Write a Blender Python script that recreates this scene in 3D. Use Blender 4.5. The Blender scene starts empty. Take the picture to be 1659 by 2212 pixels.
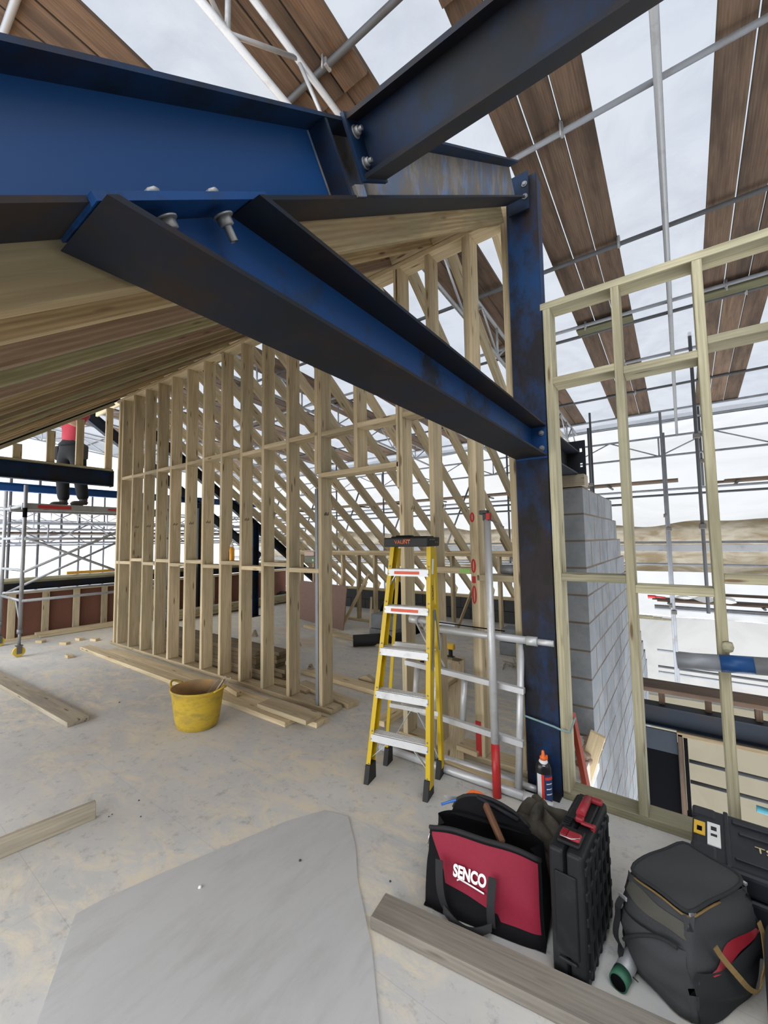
import bpy, bmesh, math, random
from mathutils import Vector, Matrix

# ------------------------------------------------------------------ camera, sky, exposure
SC = bpy.context.scene
COL = SC.collection
random.seed(7)
EYE = Vector((0, 0, 1.6))
CR = Matrix(((0.80985676, 0.05269503, 0.58425616),
             (0.58642432, -0.04649998, -0.80866821),
             (-0.0154449, 0.99752744, -0.06855997)))
FPX, CX, CY = 887.0, 829.5, 1106.0
cd = bpy.data.cameras.new('camera'); cam = bpy.data.objects.new('camera', cd); COL.objects.link(cam)
cam.matrix_world = Matrix.Translation(EYE) @ CR.to_4x4()
cd.sensor_fit = 'HORIZONTAL'; cd.sensor_width = 36.0; cd.lens = 36.0 * FPX / 1659.0
cd.clip_start = 0.02; cd.clip_end = 200
SC.camera = cam
SC.view_settings.view_transform = 'Standard'
try: SC.view_settings.look = 'None'
except Exception: pass
SC.view_settings.gamma = 1.0
SC.view_settings.use_curve_mapping = False
SC.view_settings.exposure = 0.12
SC.cycles.use_denoising = True
SC.cycles.max_bounces = 8
SC.cycles.diffuse_bounces = 5
SC.cycles.transparent_max_bounces = 12
SC.cycles.caustics_reflective = False
SC.cycles.caustics_refractive = False

W = bpy.data.worlds.new('overcast_sky'); SC.world = W; W.use_nodes = True
_n = W.node_tree.nodes; _l = W.node_tree.links
for q in list(_n): _n.remove(q)
_o = _n.new('ShaderNodeOutputWorld'); _b = _n.new('ShaderNodeBackground'); _tc = _n.new('ShaderNodeTexCoord')
_ns = _n.new('ShaderNodeTexNoise'); _ns.inputs['Scale'].default_value = 4.0; _ns.inputs['Detail'].default_value = 5
_rp = _n.new('ShaderNodeValToRGB')
_rp.color_ramp.elements[0].position = 0.35; _rp.color_ramp.elements[0].color = (0.80, 0.86, 0.96, 1)
_rp.color_ramp.elements[1].position = 0.65; _rp.color_ramp.elements[1].color = (1.0, 1.0, 1.0, 1)
_l.new(_tc.outputs['Generated'], _ns.inputs['Vector']); _l.new(_ns.outputs['Fac'], _rp.inputs['Fac'])
_l.new(_rp.outputs['Color'], _b.inputs['Color']); _b.inputs['Strength'].default_value = 5.0
_l.new(_b.outputs['Background'], _o.inputs['Surface'])

# ------------------------------------------------------------------ rays from measured directions onto known planes
def ray(px, py): return CR @ Vector((px - CX, -(py - CY), -FPX))
def onY(px, py, Y): r = ray(px, py); return EYE + r * (Y / r.y)
def onX(px, py, X): r = ray(px, py); return EYE + r * (X / r.x)
def onZ(px, py, Z=0.0): r = ray(px, py); return EYE + r * ((Z - EYE.z) / r.z)

# ------------------------------------------------------------------ materials
def nt(name):
    m = bpy.data.materials.new(name); m.use_nodes = True
    t = m.node_tree
    for q in list(t.nodes): t.nodes.remove(q)
    return m, t, t.nodes, t.links
def mix(t, a, b, fac, mode='MIX'):
    n = t.nodes.new('ShaderNodeMix'); n.data_type = 'RGBA'; n.blend_type = mode
    for s, v in ((n.inputs['Factor'], fac), (n.inputs['A'], a), (n.inputs['B'], b)):
        if hasattr(v, 'links') or isinstance(v, bpy.types.NodeSocket): t.links.new(v, s)
        elif isinstance(v, (int, float)): s.default_value = v
        else: s.default_value = (*v, 1) if len(v) == 3 else v
    return n.outputs['Result']
def ramp(t, src, stops):
    r = t.nodes.new('ShaderNodeValToRGB'); e = r.color_ramp.elements
    while len(e) < len(stops): e.new(0.5)
    for i, (p, c) in enumerate(stops):
        e[i].position = p; e[i].color = (c, c, c, 1) if isinstance(c, (int, float)) else (*c, 1)
    t.links.new(src, r.inputs['Fac']); return r.outputs['Color']
def coords(t, scale=(1, 1, 1), rnd=True, loc=(0, 0, 0), rot=(0, 0, 0)):
    tc = t.nodes.new('ShaderNodeTexCoord'); v = tc.outputs['Object']
    if rnd:
        oi = t.nodes.new('ShaderNodeObjectInfo'); mu = t.nodes.new('ShaderNodeMath'); mu.operation = 'MULTIPLY'
        mu.inputs[1].default_value = 53.0; t.links.new(oi.outputs['Random'], mu.inputs[0])
        ad = t.nodes.new('ShaderNodeVectorMath'); ad.operation = 'ADD'
        t.links.new(v, ad.inputs[0]); t.links.new(mu.outputs[0], ad.inputs[1]); v = ad.outputs[0]
    mp = t.nodes.new('ShaderNodeMapping'); mp.inputs['Scale'].default_value = scale
    mp.inputs['Location'].default_value = loc; mp.inputs['Rotation'].default_value = rot
    t.links.new(v, mp.inputs['Vector']); return mp.outputs['Vector']
def noise(t, vec, scale=1.0, detail=4, rough=0.55, dist=0.0):
    n = t.nodes.new('ShaderNodeTexNoise'); n.inputs['Scale'].default_value = scale; n.inputs['Detail'].default_value = detail
    n.inputs['Roughness'].default_value = rough; n.inputs['Distortion'].default_value = dist
    t.links.new(vec, n.inputs['Vector']); return n.outputs['Fac']
def finish(m, t, color, rough=0.6, metal=0.0, bump=None, bstr=0.2, bdist=0.003, spec=0.5):
    o = t.nodes.new('ShaderNodeOutputMaterial'); p = t.nodes.new('ShaderNodeBsdfPrincipled')
    if isinstance(color, bpy.types.NodeSocket): t.links.new(color, p.inputs['Base Color'])
    else: p.inputs['Base Color'].default_value = (*color, 1)
    if isinstance(rough, bpy.types.NodeSocket): t.links.new(rough, p.inputs['Roughness'])
    else: p.inputs['Roughness'].default_value = rough
    p.inputs['Metallic'].default_value = metal; p.inputs['Specular IOR Level'].default_value = spec
    if bump is not None:
        b = t.nodes.new('ShaderNodeBump'); b.inputs['Strength'].default_value = bstr; b.inputs['Distance'].default_value = bdist
        t.links.new(bump, b.inputs['Height']); t.links.new(b.outputs['Normal'], p.inputs['Normal'])
    t.links.new(p.outputs['BSDF'], o.inputs['Surface']); return m
def wood(name, light, dark, stain, knot=(0.10, 0.05, 0.02), stainamt=0.5, rough=0.75, var=0.25, figure=0.35):
    m, t, n, l = nt(name)
    g = noise(t, coords(t, (0.9, 13, 13)), 1.0, 5, 0.6, 0.8)
    c = ramp(t, g, [(0.32, dark), (0.55, light), (0.75, tuple(min(1, x * 1.1) for x in light))])
    wv = n.new('ShaderNodeTexWave'); wv.wave_type = 'RINGS'; wv.rings_direction = 'X'; wv.inputs['Scale'].default_value = 1.0
    wv.inputs['Distortion'].default_value = 5.0; wv.inputs['Detail'].default_value = 3; wv.inputs['Detail Scale'].default_value = 0.6
    l.new(coords(t, (0.5, 22, 22), loc=(0, .35, .2)), wv.inputs['Vector'])
    c = mix(t, c, dark, ramp(t, wv.outputs['Fac'], [(0.0, 0.0), (0.9, figure)]))
    f = noise(t, coords(t, (4, 110, 110)), 1.0, 2)
    c = mix(t, c, tuple(x * 0.6 for x in dark), ramp(t, f, [(0.5, 0.0), (0.75, 0.55)]))
    s = noise(t, coords(t, (0.8, 3, 3), loc=(3, 1, 7)), 1.6, 4)
    c = mix(t, c, stain, ramp(t, s, [(0.45, 0.0), (0.70, stainamt)]))
    v = n.new('ShaderNodeTexVoronoi'); v.inputs['Scale'].default_value = 1.0
    l.new(coords(t, (2.6, 16, 16)), v.inputs['Vector'])
    c = mix(t, c, knot, ramp(t, v.outputs['Distance'], [(0.08, 0.8), (0.17, 0.0)]))
    oi = n.new('ShaderNodeObjectInfo')
    hv = n.new('ShaderNodeHueSaturation'); mr = n.new('ShaderNodeMapRange')
    mr.inputs['To Min'].default_value = 1 - var; mr.inputs['To Max'].default_value = 1 + var * 0.6
    l.new(oi.outputs['Random'], mr.inputs['Value']); l.new(mr.outputs['Result'], hv.inputs['Value']); l.new(c, hv.inputs['Color'])
    return finish(m, t, hv.outputs['Color'], rough, bump=g, bstr=0.15, spec=0.25)
def painted(name, base, patches, scale=6, rough=0.45, metal=0.0, lo=0.55, hi=0.66, stretch=(1, 1, 1), bstr=0.1, rnd=False, spec=0.25):
    m, t, n, l = nt(name)
    a = noise(t, coords(t, stretch, rnd), scale, 8, 0.65)
    c = base
    for i, (pc, amt) in enumerate(patches):
        b = noise(t, coords(t, stretch, rnd, loc=(i * 7.3, 2, i)), scale * (0.6 + 0.7 * i), 8, 0.7)
        c = mix(t, c, pc, ramp(t, b, [(lo, 0.0), (hi, amt)]))
    return finish(m, t, c, rough, metal, bump=a, bstr=bstr, spec=spec)
def plain(name, col, rough=0.5, metal=0.0, var=0.15, scale=20, bstr=0.05, spec=0.5):
    m, t, n, l = nt(name)
    a = noise(t, coords(t, (1, 1, 1), False), scale, 4)
    c = mix(t, tuple(x * (1 - var) for x in col), tuple(min(1, x * (1 + var)) for x in col), a)
    return finish(m, t, c, rough, metal, bump=a, bstr=bstr, spec=spec)
def sheeting(name, col, stain, sc=1.2, lo=0.5, hi=0.72, amt=0.5, clear=0.35, stretch=(1, 1, 1)):
    m, t, n, l = nt(name)
    a = noise(t, coords(t, stretch, False), sc, 7, 0.6, 0.6)
    c = mix(t, col, stain, ramp(t, a, [(lo, 0.0), (hi, amt)]))
    o = n.new('ShaderNodeOutputMaterial'); tl = n.new('ShaderNodeBsdfTranslucent'); tr = n.new('ShaderNodeBsdfTransparent')
    gl = n.new('ShaderNodeBsdfDiffuse'); m1 = n.new('ShaderNodeMixShader'); m2 = n.new('ShaderNodeMixShader')
    bp = n.new('ShaderNodeBump'); bp.inputs['Strength'].default_value = 0.6; bp.inputs['Distance'].default_value = 0.05
    l.new(a, bp.inputs['Height'])
    for s in (tl, gl): l.new(bp.outputs['Normal'], s.inputs['Normal']); l.new(c, s.inputs['Color'])
    l.new(c, tr.inputs['Color'])
    m1.inputs[0].default_value = 0.18; l.new(tl.outputs[0], m1.inputs[1]); l.new(gl.outputs[0], m1.inputs[2])
    m2.inputs[0].default_value = clear; l.new(m1.outputs[0], m2.inputs[1]); l.new(tr.outputs[0], m2.inputs[2])
    l.new(m2.outputs[0], o.inputs['Surface']); return m

M = {}
M['stud'] = wood('treated_stud_timber', (0.66, 0.54, 0.35), (0.46, 0.36, 0.22), (0.36, 0.33, 0.22), stainamt=0.5)
M['frame'] = wood('green_treated_timber', (0.44, 0.40, 0.27), (0.28, 0.245, 0.15), (0.20, 0.205, 0.14), stainamt=0.6)
M['stack'] = wood('shade_dark_timber', (0.22, 0.17, 0.10), (0.13, 0.095, 0.055), (0.10, 0.085, 0.06), stainamt=0.6)  # darker wood: shade on the stack's sides is put into the colour
M['greencross'] = wood('green_brown_board', (0.12, 0.115, 0.06), (0.07, 0.065, 0.035), (0.05, 0.045, 0.03), stainamt=0.6)
M['rafter'] = wood('rafter_timber', (0.50, 0.38, 0.21), (0.27, 0.18, 0.09), (0.24, 0.22, 0.13), stainamt=0.6, var=0.35, figure=.6)
M['rafter2'] = wood('green_rafter_timber', (0.40, 0.36, 0.19), (0.24, 0.20, 0.10), (0.19, 0.20, 0.12), stainamt=0.6, var=0.3, figure=0.6)
M['rafter3'] = wood('brown_rafter_timber', (0.36, 0.26, 0.18), (0.22, 0.145, 0.09), (0.25, 0.19, 0.14), stainamt=0.6, var=0.3, figure=0.6)
M['flange'] = painted('rusty_shaded_flange', (0.008, 0.010, 0.014), [((0.024, 0.014, 0.010), 0.9), ((0.006, 0.012, 0.026), 0.7)], 3.5, 0.65, lo=0.46, hi=0.60)  # rust brown, with the shade under the flanges painted into the colour
M['fresh'] = wood('fresh_sawn_timber', (0.68, 0.55, 0.35), (0.52, 0.40, 0.23), (0.45, 0.40, 0.28), stainamt=0.3)
M['dusty'] = wood('dusty_timber', (0.44, 0.385, 0.29), (0.30, 0.255, 0.18), (0.22, 0.20, 0.16), stainamt=0.6)
M['scaf'] = wood('scaffold_board_timber', (0.135, 0.088, 0.058), (0.070, 0.044, 0.028), (0.036, 0.025, 0.019), stainamt=0.8, var=0.3)
M['ply'] = wood('sheathing_plywood', (0.70, 0.48, 0.28), (0.52, 0.33, 0.17), (0.45, 0.33, 0.2), stainamt=0.3)
M['blue'] = painted('blue_painted_steel', (0.005, 0.034, 0.105), [((0.022, 0.012, 0.007), 0.92), ((0.010, 0.008, 0.007), 0.9)], 3.0, 0.6, lo=0.44, hi=0.57, stretch=(1, 1, .55))
M['blueclean'] = painted('clean_blue_paint', (0.010, 0.052, 0.165), [((0.02, 0.05, 0.12), 0.4)], 2.2, 0.4, lo=0.6, hi=0.75)
M['bluedirty'] = painted('worn_blue_steel', (0.004, 0.020, 0.058), [((0.016, 0.010, 0.007), 0.9), ((0.006, 0.009, 0.012), 0.85)], 3.2, 0.55, lo=0.47, hi=0.60)
M['darksteel'] = painted('dark_steel', (0.010, 0.016, 0.026), [((0.022, 0.014, 0.010), 0.8)], 4, 0.6, lo=0.45, hi=0.62)
M['dusted'] = painted('dust_streaked_steel', (0.13, 0.20, 0.34), [((0.23, 0.20, 0.17), 0.95), ((0.10, 0.09, 0.08), 0.5)], 5, 0.8, lo=0.42, hi=0.52, stretch=(1, 2.2, 0.7))
M['bolt'] = plain('zinc_bolt', (0.26, 0.26, 0.26), 0.5, 0.4)
M['galv'] = painted('galvanised_tube', (0.22, 0.23, 0.245), [((0.13, 0.11, 0.10), 0.6)], 7, 0.5, 0.35, lo=0.5, hi=0.7)
M['galvdark'] = painted('weathered_tube', (0.075, 0.078, 0.082), [((0.06, 0.04, 0.03), 0.6)], 7, 0.6, 0.3, lo=0.5, hi=0.7)
M['alu'] = painted('aluminium_tube', (0.30, 0.305, 0.31), [((0.16, 0.155, 0.15), 0.6)], 9, 0.48, 0.4, lo=0.52, hi=0.7)
M['coupler'] = plain('coupler_steel', (0.12, 0.11, 0.10), 0.6, 0.3)
M['roofsheet'] = sheeting('roof_polythene', (0.168, 0.174, 0.182), (0.125, 0.132, 0.145), 1.4, 0.42, 0.75, 0.7, 0.3)
M['wallsheet'] = sheeting('white_sheeting', (0.218, 0.217, 0.212), (0.165, 0.163, 0.157), 0.9, 0.45, 0.75, 0.6, 0.25, (0.4, 1, 1.5))
M['tansheet'] = sheeting('stained_sheeting', (0.185, 0.165, 0.13), (0.105, 0.082, 0.05), 2.4, 0.38, 0.62, 0.95, 0.10, (0.6, 1, 2))
M['endsheet'] = sheeting('bright_end_sheeting', (0.46, 0.46, 0.455), (0.36, 0.355, 0.345), 0.9, 0.5, 0.8, 0.5, 0.25)
M['alubright'] = painted('bright_aluminium', (0.60, 0.605, 0.61), [((0.34, 0.335, 0.33), 0.6)], 9, 0.42, 0.35, lo=0.52, hi=0.7)
M['greysheet'] = sheeting('grey_sheeting', (0.185, 0.182, 0.172), (0.12, 0.118, 0.112), 0.8, 0.40, 0.75, 0.7, 0.15)
M['creamlitsheet'] = sheeting('cream_lit_sheeting', (0.098, 0.088, 0.064), (0.070, 0.062, 0.044), 1.0, 0.45, 0.8, 0.6, 0.15)  # light from the ground side painted into the lowest strip as cream
# ------------------------------------------------------------------ mesh helpers
def frame(x, up=Vector((0, 0, 1))):
    x = x.normalized(); y = up.cross(x)
    if y.length < 1e-5: y = Vector((0, 1, 0)).cross(x) if abs(x.y) < .9 else Vector((1, 0, 0)).cross(x)
    y.normalize(); z = x.cross(y)
    return Matrix((x, y, z)).transposed()
class MB:
    def __init__(s): s.b = bmesh.new()
    def box(s, c, d, R=None, bev=0.0, seg=1):
        r = bmesh.ops.create_cube(s.b, size=1.0); vs = r['verts']
        if bev:
            for v in vs: v.co = Vector((v.co.x * d[0], v.co.y * d[1], v.co.z * d[2]))
            es = {e for v in vs for e in v.link_edges}
            q = bmesh.ops.bevel(s.b, geom=list(es) + list(vs), offset=bev, segments=seg, profile=0.5, affect='EDGES')
            vs = list({v for f in q['faces'] for v in f.verts} | {v for v in vs if v.is_valid})
            k = (1, 1, 1)
        else: k = d
        for v in vs:
            p = Vector((v.co.x * k[0], v.co.y * k[1], v.co.z * k[2]))
            v.co = (R @ p if R else p) + Vector(c)
        return s
    def bar(s, p0, p1, w, h, up=Vector((0, 0, 1)), bev=0.0):
        p0, p1 = Vector(p0), Vector(p1)
        return s.box((p0 + p1) / 2, ((p1 - p0).length, w, h), frame(p1 - p0, up), bev)
    def tube(s, pts, r, seg=12, cap=True, flat=None):
        pts = [Vector(p) for p in pts]; rings = []
        rs = r if isinstance(r, (list, tuple)) else [r] * len(pts)
        for i, p in enumerate(pts):
            d = (pts[min(i + 1, len(pts) - 1)] - pts[max(i - 1, 0)])
            F = frame(d); a = F.col[1]; b = F.col[2]; ring = []
            for k in range(seg):
                t = 2 * math.pi * k / seg
                ring.append(s.b.verts.new(p + a * math.cos(t) * rs[i] + b * math.sin(t) * rs[i] * (flat or 1)))
            rings.append(ring)
        for A, B in zip(rings, rings[1:]):
            for k in range(seg):
                f = s.b.faces.new((A[k], A[(k + 1) % seg], B[(k + 1) % seg], B[k])); f.smooth = True
        if cap:
            s.b.faces.new(list(reversed(rings[0]))); s.b.faces.new(rings[-1])
        return s
    def lathe(s, prof, c, seg=24, R=None, sx=1, sy=1):
        rings = []
        for r, z in prof:
            ring = []
            for k in range(seg):
                t = 2 * math.pi * k / seg; p = Vector((r * sx * math.cos(t), r * sy * math.sin(t), z))
                ring.append(s.b.verts.new((R @ p if R else p) + Vector(c)))
            rings.append(ring)
        for A, B in zip(rings, rings[1:]):
            for k in range(seg):
                f = s.b.faces.new((A[k], A[(k + 1) % seg], B[(k + 1) % seg], B[k])); f.smooth = True
        if prof[0][0] > 1e-4: s.b.faces.new(list(reversed(rings[0])))
        if prof[-1][0] > 1e-4: s.b.faces.new(rings[-1])
        return s
    def prism(s, poly, o, u, v, n, t):
        """polygon in the plane (o; u, v), extruded t along n"""
        o, u, v, n = Vector(o), Vector(u), Vector(v), Vector(n)
        A = [s.b.verts.new(o + u * a + v * b) for a, b in poly]; B = [s.b.verts.new(x.co + n * t) for x in A]
        s.b.faces.new(A); s.b.faces.new(list(reversed(B)))
        for i in range(len(A)): s.b.faces.new((A[i], B[i], B[(i + 1) % len(A)], A[(i + 1) % len(A)]))
        return s
    def ribbon(s, pts, w, side, th=0.003):
        side = Vector(side).normalized(); pts = [Vector(p) for p in pts]; R = []
        for i, p in enumerate(pts):
            d = pts[min(i + 1, len(pts) - 1)] - pts[max(i - 1, 0)]; n = d.cross(side).normalized() * th / 2
            R.append([s.b.verts.new(p + side * w / 2 + n), s.b.verts.new(p - side * w / 2 + n), s.b.verts.new(p - side * w / 2 - n), s.b.verts.new(p + side * w / 2 - n)])
        for A, B in zip(R, R[1:]):
            for k in range(4): s.b.faces.new((A[k], A[(k + 1) % 4], B[(k + 1) % 4], B[k]))
        s.b.faces.new(R[0]); s.b.faces.new(list(reversed(R[-1]))); return s
    def grid(s, fn, nu, nv):
        V = [[s.b.verts.new(fn(i / nu, j / nv)) for j in range(nv + 1)] for i in range(nu + 1)]
        for i in range(nu):
            for j in range(nv):
                f = s.b.faces.new((V[i][j], V[i + 1][j], V[i + 1][j + 1], V[i][j + 1])); f.smooth = True
        return s
    def build(s, name, mat, parent=None, local=False):
        bmesh.ops.recalc_face_normals(s.b, faces=s.b.faces[:])
        me = bpy.data.meshes.new(name)
        vs = s.b.verts
        if parent is not None:
            off = Vector((0, 0, 0)) if local else parent.location.copy()
            if not local:
                for v in vs: v.co -= off
            pos = Vector((0, 0, 0))
        else:
            xs = [v.co for v in vs]
            lo = Vector([min(p[i] for p in xs) for i in range(3)]); hi = Vector([max(p[i] for p in xs) for i in range(3)])
            pos = Vector(((lo.x + hi.x) / 2, (lo.y + hi.y) / 2, lo.z))
            for v in vs: v.co -= pos
        s.b.to_mesh(me); s.b.free()
        me.materials.append(M[mat] if isinstance(mat, str) else mat)
        o = bpy.data.objects.new(name, me); COL.objects.link(o); o.location = pos
        if parent is not None: o.parent = parent
        return o
def tag(o, label=None, cat=None, group=None, kind=None):
    if label: o['label'] = label
    if cat: o['category'] = cat
    if group: o['group'] = group
    if kind: o['kind'] = kind
    return o
def empty(name, loc, label, cat, group=None, rz=0.0, rot=None):
    o = bpy.data.objects.new(name, None); COL.objects.link(o); o.location = loc; o.empty_display_size = 0.1
    o.rotation_euler = rot if rot else (0, 0, rz)
    return tag(o, label, cat, group)
def struct(o): o['kind'] = 'structure'; return o
TIM = {}
def timber(name, p0, p1, w, h, mat, parent=None, up=Vector((0, 0, 1)), bev=0.003, label=None, cat=None, group=None, cut0=0.0, cut1=0.0):
    """a sawn timber: length from p0 to p1, w across, h along up; cut0 / cut1 shear the ends (plumb cuts)"""
    p0, p1 = Vector(p0), Vector(p1); L = (p1 - p0).length; key = (round(L, 4), w, h, mat, bev, cut0, cut1)
    if key not in TIM:
        b = bmesh.new(); r = bmesh.ops.create_cube(b, size=1.0)
        for v in b.verts: v.co = Vector((v.co.x * L, v.co.y * w, v.co.z * h))
        if bev: bmesh.ops.bevel(b, geom=b.edges[:] + b.verts[:], offset=bev, segments=1, affect='EDGES')
        for v in b.verts:
            if v.co.x < 0: v.co.x += cut0 * v.co.z
            else: v.co.x += cut1 * v.co.z
        me = bpy.data.meshes.new(name); b.to_mesh(me); b.free(); me.materials.append(M[mat]); TIM[key] = me
    o = bpy.data.objects.new(name, TIM[key]); COL.objects.link(o)
    Mx = Matrix.Translation((p0 + p1) / 2) @ frame(p1 - p0, up).to_4x4()
    if parent is not None: Mx = Matrix.Translation(-parent.location) @ Mx; o.parent = parent
    o.matrix_basis = Mx
    return tag(o, label, cat, group)
def ibeam_poly(d, b, tf, tw):
    h = d / 2; w = b / 2; t = tw / 2
    return [(-w, -h), (w, -h), (w, -h + tf), (t, -h + tf), (t, h - tf), (w, h - tf), (w, h), (-w, h), (-w, h - tf), (-t, h - tf), (-t, -h + tf), (-w, -h + tf)]
def hexbolt(mb, c, n, r=0.017, h=0.014, shank=0.0):
    F = frame(Vector(n)); c = Vector(c)
    R = Matrix((F.col[1], F.col[2], F.col[0])).transposed()
    mb.lathe([(r * 1.35, 0), (r * 1.35, 0.003)], c, 20, R); mb.lathe([(r, 0.003), (r, h), (r * .8, h + .002)], c, 6, R)
    if shank:
        prof = []; k = 0
        while k < shank: prof += [(r * .55, h + k), (r * .48, h + k + .0015)]; k += .003
        mb.lathe(prof + [(r * .5, h + shank)], c, 12, R)

X, Y, Z = Vector((1, 0, 0)), Vector((0, 1, 0)), Vector((0, 0, 1))
SL = 0.7103                       # roof pitch (about 35.4 degrees)
ru = Vector((0, 1, SL)).normalized(); rn = Vector((0, -SL, 1)).normalized()
def rafz(y): return 1.974 + SL * y   # underside of the near roof slope

# ------------------------------------------------------------------ floor
def floor_mat():
    m, t, n, l = nt('dusty_deck')
    base = noise(t, coords(t, rnd=False), 0.8, 6, 0.65)
    c = ramp(t, base, [(0.3, (0.47, 0.465, 0.45)), (0.7, (0.62, 0.615, 0.59))])
    sp = noise(t, coords(t, rnd=False, loc=(4, 2, 0)), 14, 8, 0.75)
    c = mix(t, c, (0.24, 0.23, 0.215), ramp(t, sp, [(0.54, 0.0), (0.70, 0.65)]))
    big = noise(t, coords(t, (1, 1.3, 1), rnd=False, loc=(0.3, 5.2, 0)), 0.75, 3, 0.5, 0.4)
    fine = noise(t, coords(t, (0.8, 1.6, 1), rnd=False, loc=(2, 1, 0), rot=(0, 0, 0.3)), 4.5, 9, 0.72, 0.6)
    mu = n.new('ShaderNodeMath'); mu.operation = 'MULTIPLY'
    l.new(ramp(t, big, [(0.36, 0.12), (0.56, 1.0)]), mu.inputs[0]); l.new(ramp(t, fine, [(0.45, 0.0), (0.62, 0.9)]), mu.inputs[1])
    c = mix(t, c, (0.72, 0.64, 0.50), mu.outputs[0])
    def spot(x, y, r, colr, amt, sc, c):
        vd = n.new('ShaderNodeVectorMath'); vd.operation = 'DISTANCE'; vd.inputs[1].default_value = (x, y, 0)
        nz = n.new('ShaderNodeTexNoise'); nz.inputs['Scale'].default_value = sc; nz.inputs['Detail'].default_value = 7
        tc_ = coords(t, rnd=False); l.new(tc_, vd.inputs[0]); l.new(tc_, nz.inputs['Vector'])
        m1 = n.new('ShaderNodeMath'); m1.operation = 'MULTIPLY_ADD'; m1.inputs[1].default_value = -1.2 * r; l.new(nz.outputs['Fac'], m1.inputs[0]); l.new(vd.outputs['Value'], m1.inputs[2])
        return mix(t, c, colr, ramp(t, m1.outputs[0], [(0.0, amt), (max(.02, r * .55), 0.0)]))
    c = spot(-4.6 + 0, 1.6, 1.9, (0.74, 0.67, 0.53), 0.65, 1.1, c)
    c = spot(-3.1, 1.0, .55, (0.40, 0.30, 0.20), 0.75, 3.0, c)
    c = spot(-3.4, 1.35, .6, (0.70, 0.60, 0.42), 0.7, 3.5, c)
    c = spot(-1.25, 2.25, .42, (0.56, 0.44, 0.30), 0.75, 4.0, c)
    c = spot(-2.5, 2.55, .35, (0.66, 0.55, 0.38), 0.7, 5.0, c)
    c = spot(-2.6, .75, .35, (0.30, 0.295, 0.285), 0.7, 4.0, c)
    br = n.new('ShaderNodeTexBrick'); br.inputs['Scale'].default_value = 1.0; br.inputs['Brick Width'].default_value = 2.4; br.inputs['Row Height'].default_value = 0.6
    br.inputs['Mortar Size'].default_value = 0.0015; br.inputs['Color1'].default_value = (1, 1, 1, 1); br.inputs['Color2'].default_value = (1, 1, 1, 1); br.inputs['Mortar'].default_value = (0, 0, 0, 1)
    l.new(coords(t, rnd=False), br.inputs['Vector'])
    c = mix(t, c, mix(t, (0.85, 0.85, 0.85), (1, 1, 1), br.outputs['Color']), 1.0, 'MULTIPLY')
    return finish(m, t, c, 0.85, bump=fine, bstr=0.35, bdist=0.004, spec=0.2)
M['floor'] = floor_mat()
f = MB()
f.prism([(-9.35, -3.0), (2.2, -3.0), (2.2, 2.95), (-0.62, 2.95), (-0.62, 3.70), (-0.87, 3.70), (-0.87, 8.0), (-9.35, 8.0)], (0, 0, -0.22), X, Y, Z, 0.22)
struct(f.build('floor', 'floor'))
M['shadewall'] = painted('grey_shade_wall', (0.20, 0.19, 0.18), [((0.12, 0.11, 0.10), 0.6)], 2, .9)
wbk = MB().box((1.45, -.95, 1.5), (3.3, .12, 3.44)).build('added_shade_wall', 'shadewall'); struct(wbk)  # added unseen wall behind the camera, darkens the right foreground
# ------------------------------------------------------------------ stud wall on the left of the steel post
WL = 2.86; SD = 0.15
sw = empty('stud_wall', (-4.2, WL, 0), 'tall stud partition of pale treated timber running from the blue steel post to the far gable', 'stud wall')
ySW = WL + SD / 2
timber('sole_plate', (-7.55, ySW, .0225), (-2.70, ySW, .0225), SD, .045, 'stud', sw)
timber('sole_plate', (-1.96, ySW, .0225), (-0.90, ySW, .0225), SD, .045, 'stud', sw)
timber('top_plate', (-7.55, ySW, 3.983), (-0.89, ySW, 3.983), SD, .045, 'stud', sw)
xs = [-7.46, -7.33, -6.93, -6.535, -6.137, -5.75, -5.335, -4.93, -4.53, -4.13, -3.734, -3.324]
for x in xs: timber('stud', (x + .0225, ySW, .045), (x + .0225, ySW, 3.96), .045, SD, 'stud', sw, up=Y)
timber('stud', (-2.885, ySW, 2.265), (-2.885, ySW, 3.96), .045, SD, 'stud', sw, up=Y)
timber('stud', (-2.838, ySW, .045), (-2.838, ySW, 2.22), .045, SD, 'stud', sw, up=Y)
timber('stud', (-2.839, ySW, 2.265), (-2.839, ySW, 3.96), .045, SD, 'stud', sw, up=Y)
o = MB().box((-2.885, WL + .04, 1.08), (.035, .08, 2.07)).build('metal_channel', 'galv', sw); tag(o, 'grey green metal strip beside the doubled stud')
for x, z0, z1 in [(-2.40, 2.265, 3.96), (-1.93, 2.045, 3.96), (-1.615, .045, 3.96), (-1.28, .045, 3.96), (-0.965, .045, 3.96)]:
    timber('stud', (x + .0225, ySW, z0), (x + .0225, ySW, z1), .045, SD, 'stud', sw, up=Y)
timber('stud', (-1.885, ySW, .045), (-1.885, ySW, 3.96), .045, SD, 'stud', sw, up=Y)
timber('stud', (-1.235, ySW, .045), (-1.235, ySW, 3.96), .045, SD, 'stud', sw, up=Y)
timber('door_header', (-2.86, ySW, 2.243), (-1.91, ySW, 2.243), SD, .045, 'stud', sw)
xs2 = xs + [-2.86]
for i, (a, b) in enumerate(zip(xs2[1:], xs2[2:])):
    z = 1.362 if i % 2 else 1.312
    timber('noggin', (a + .045, ySW, z), (b, ySW, z), SD, .045, 'stud', sw)
    z = (2.66, 2.655, 2.66, 2.66, 2.655, 2.66, 2.665, 2.665, 2.62, 2.65, 2.66)[i % 11]
    timber('noggin', (a + .045, ySW, z), (b, ySW, z), SD, .045, 'stud', sw)
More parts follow.
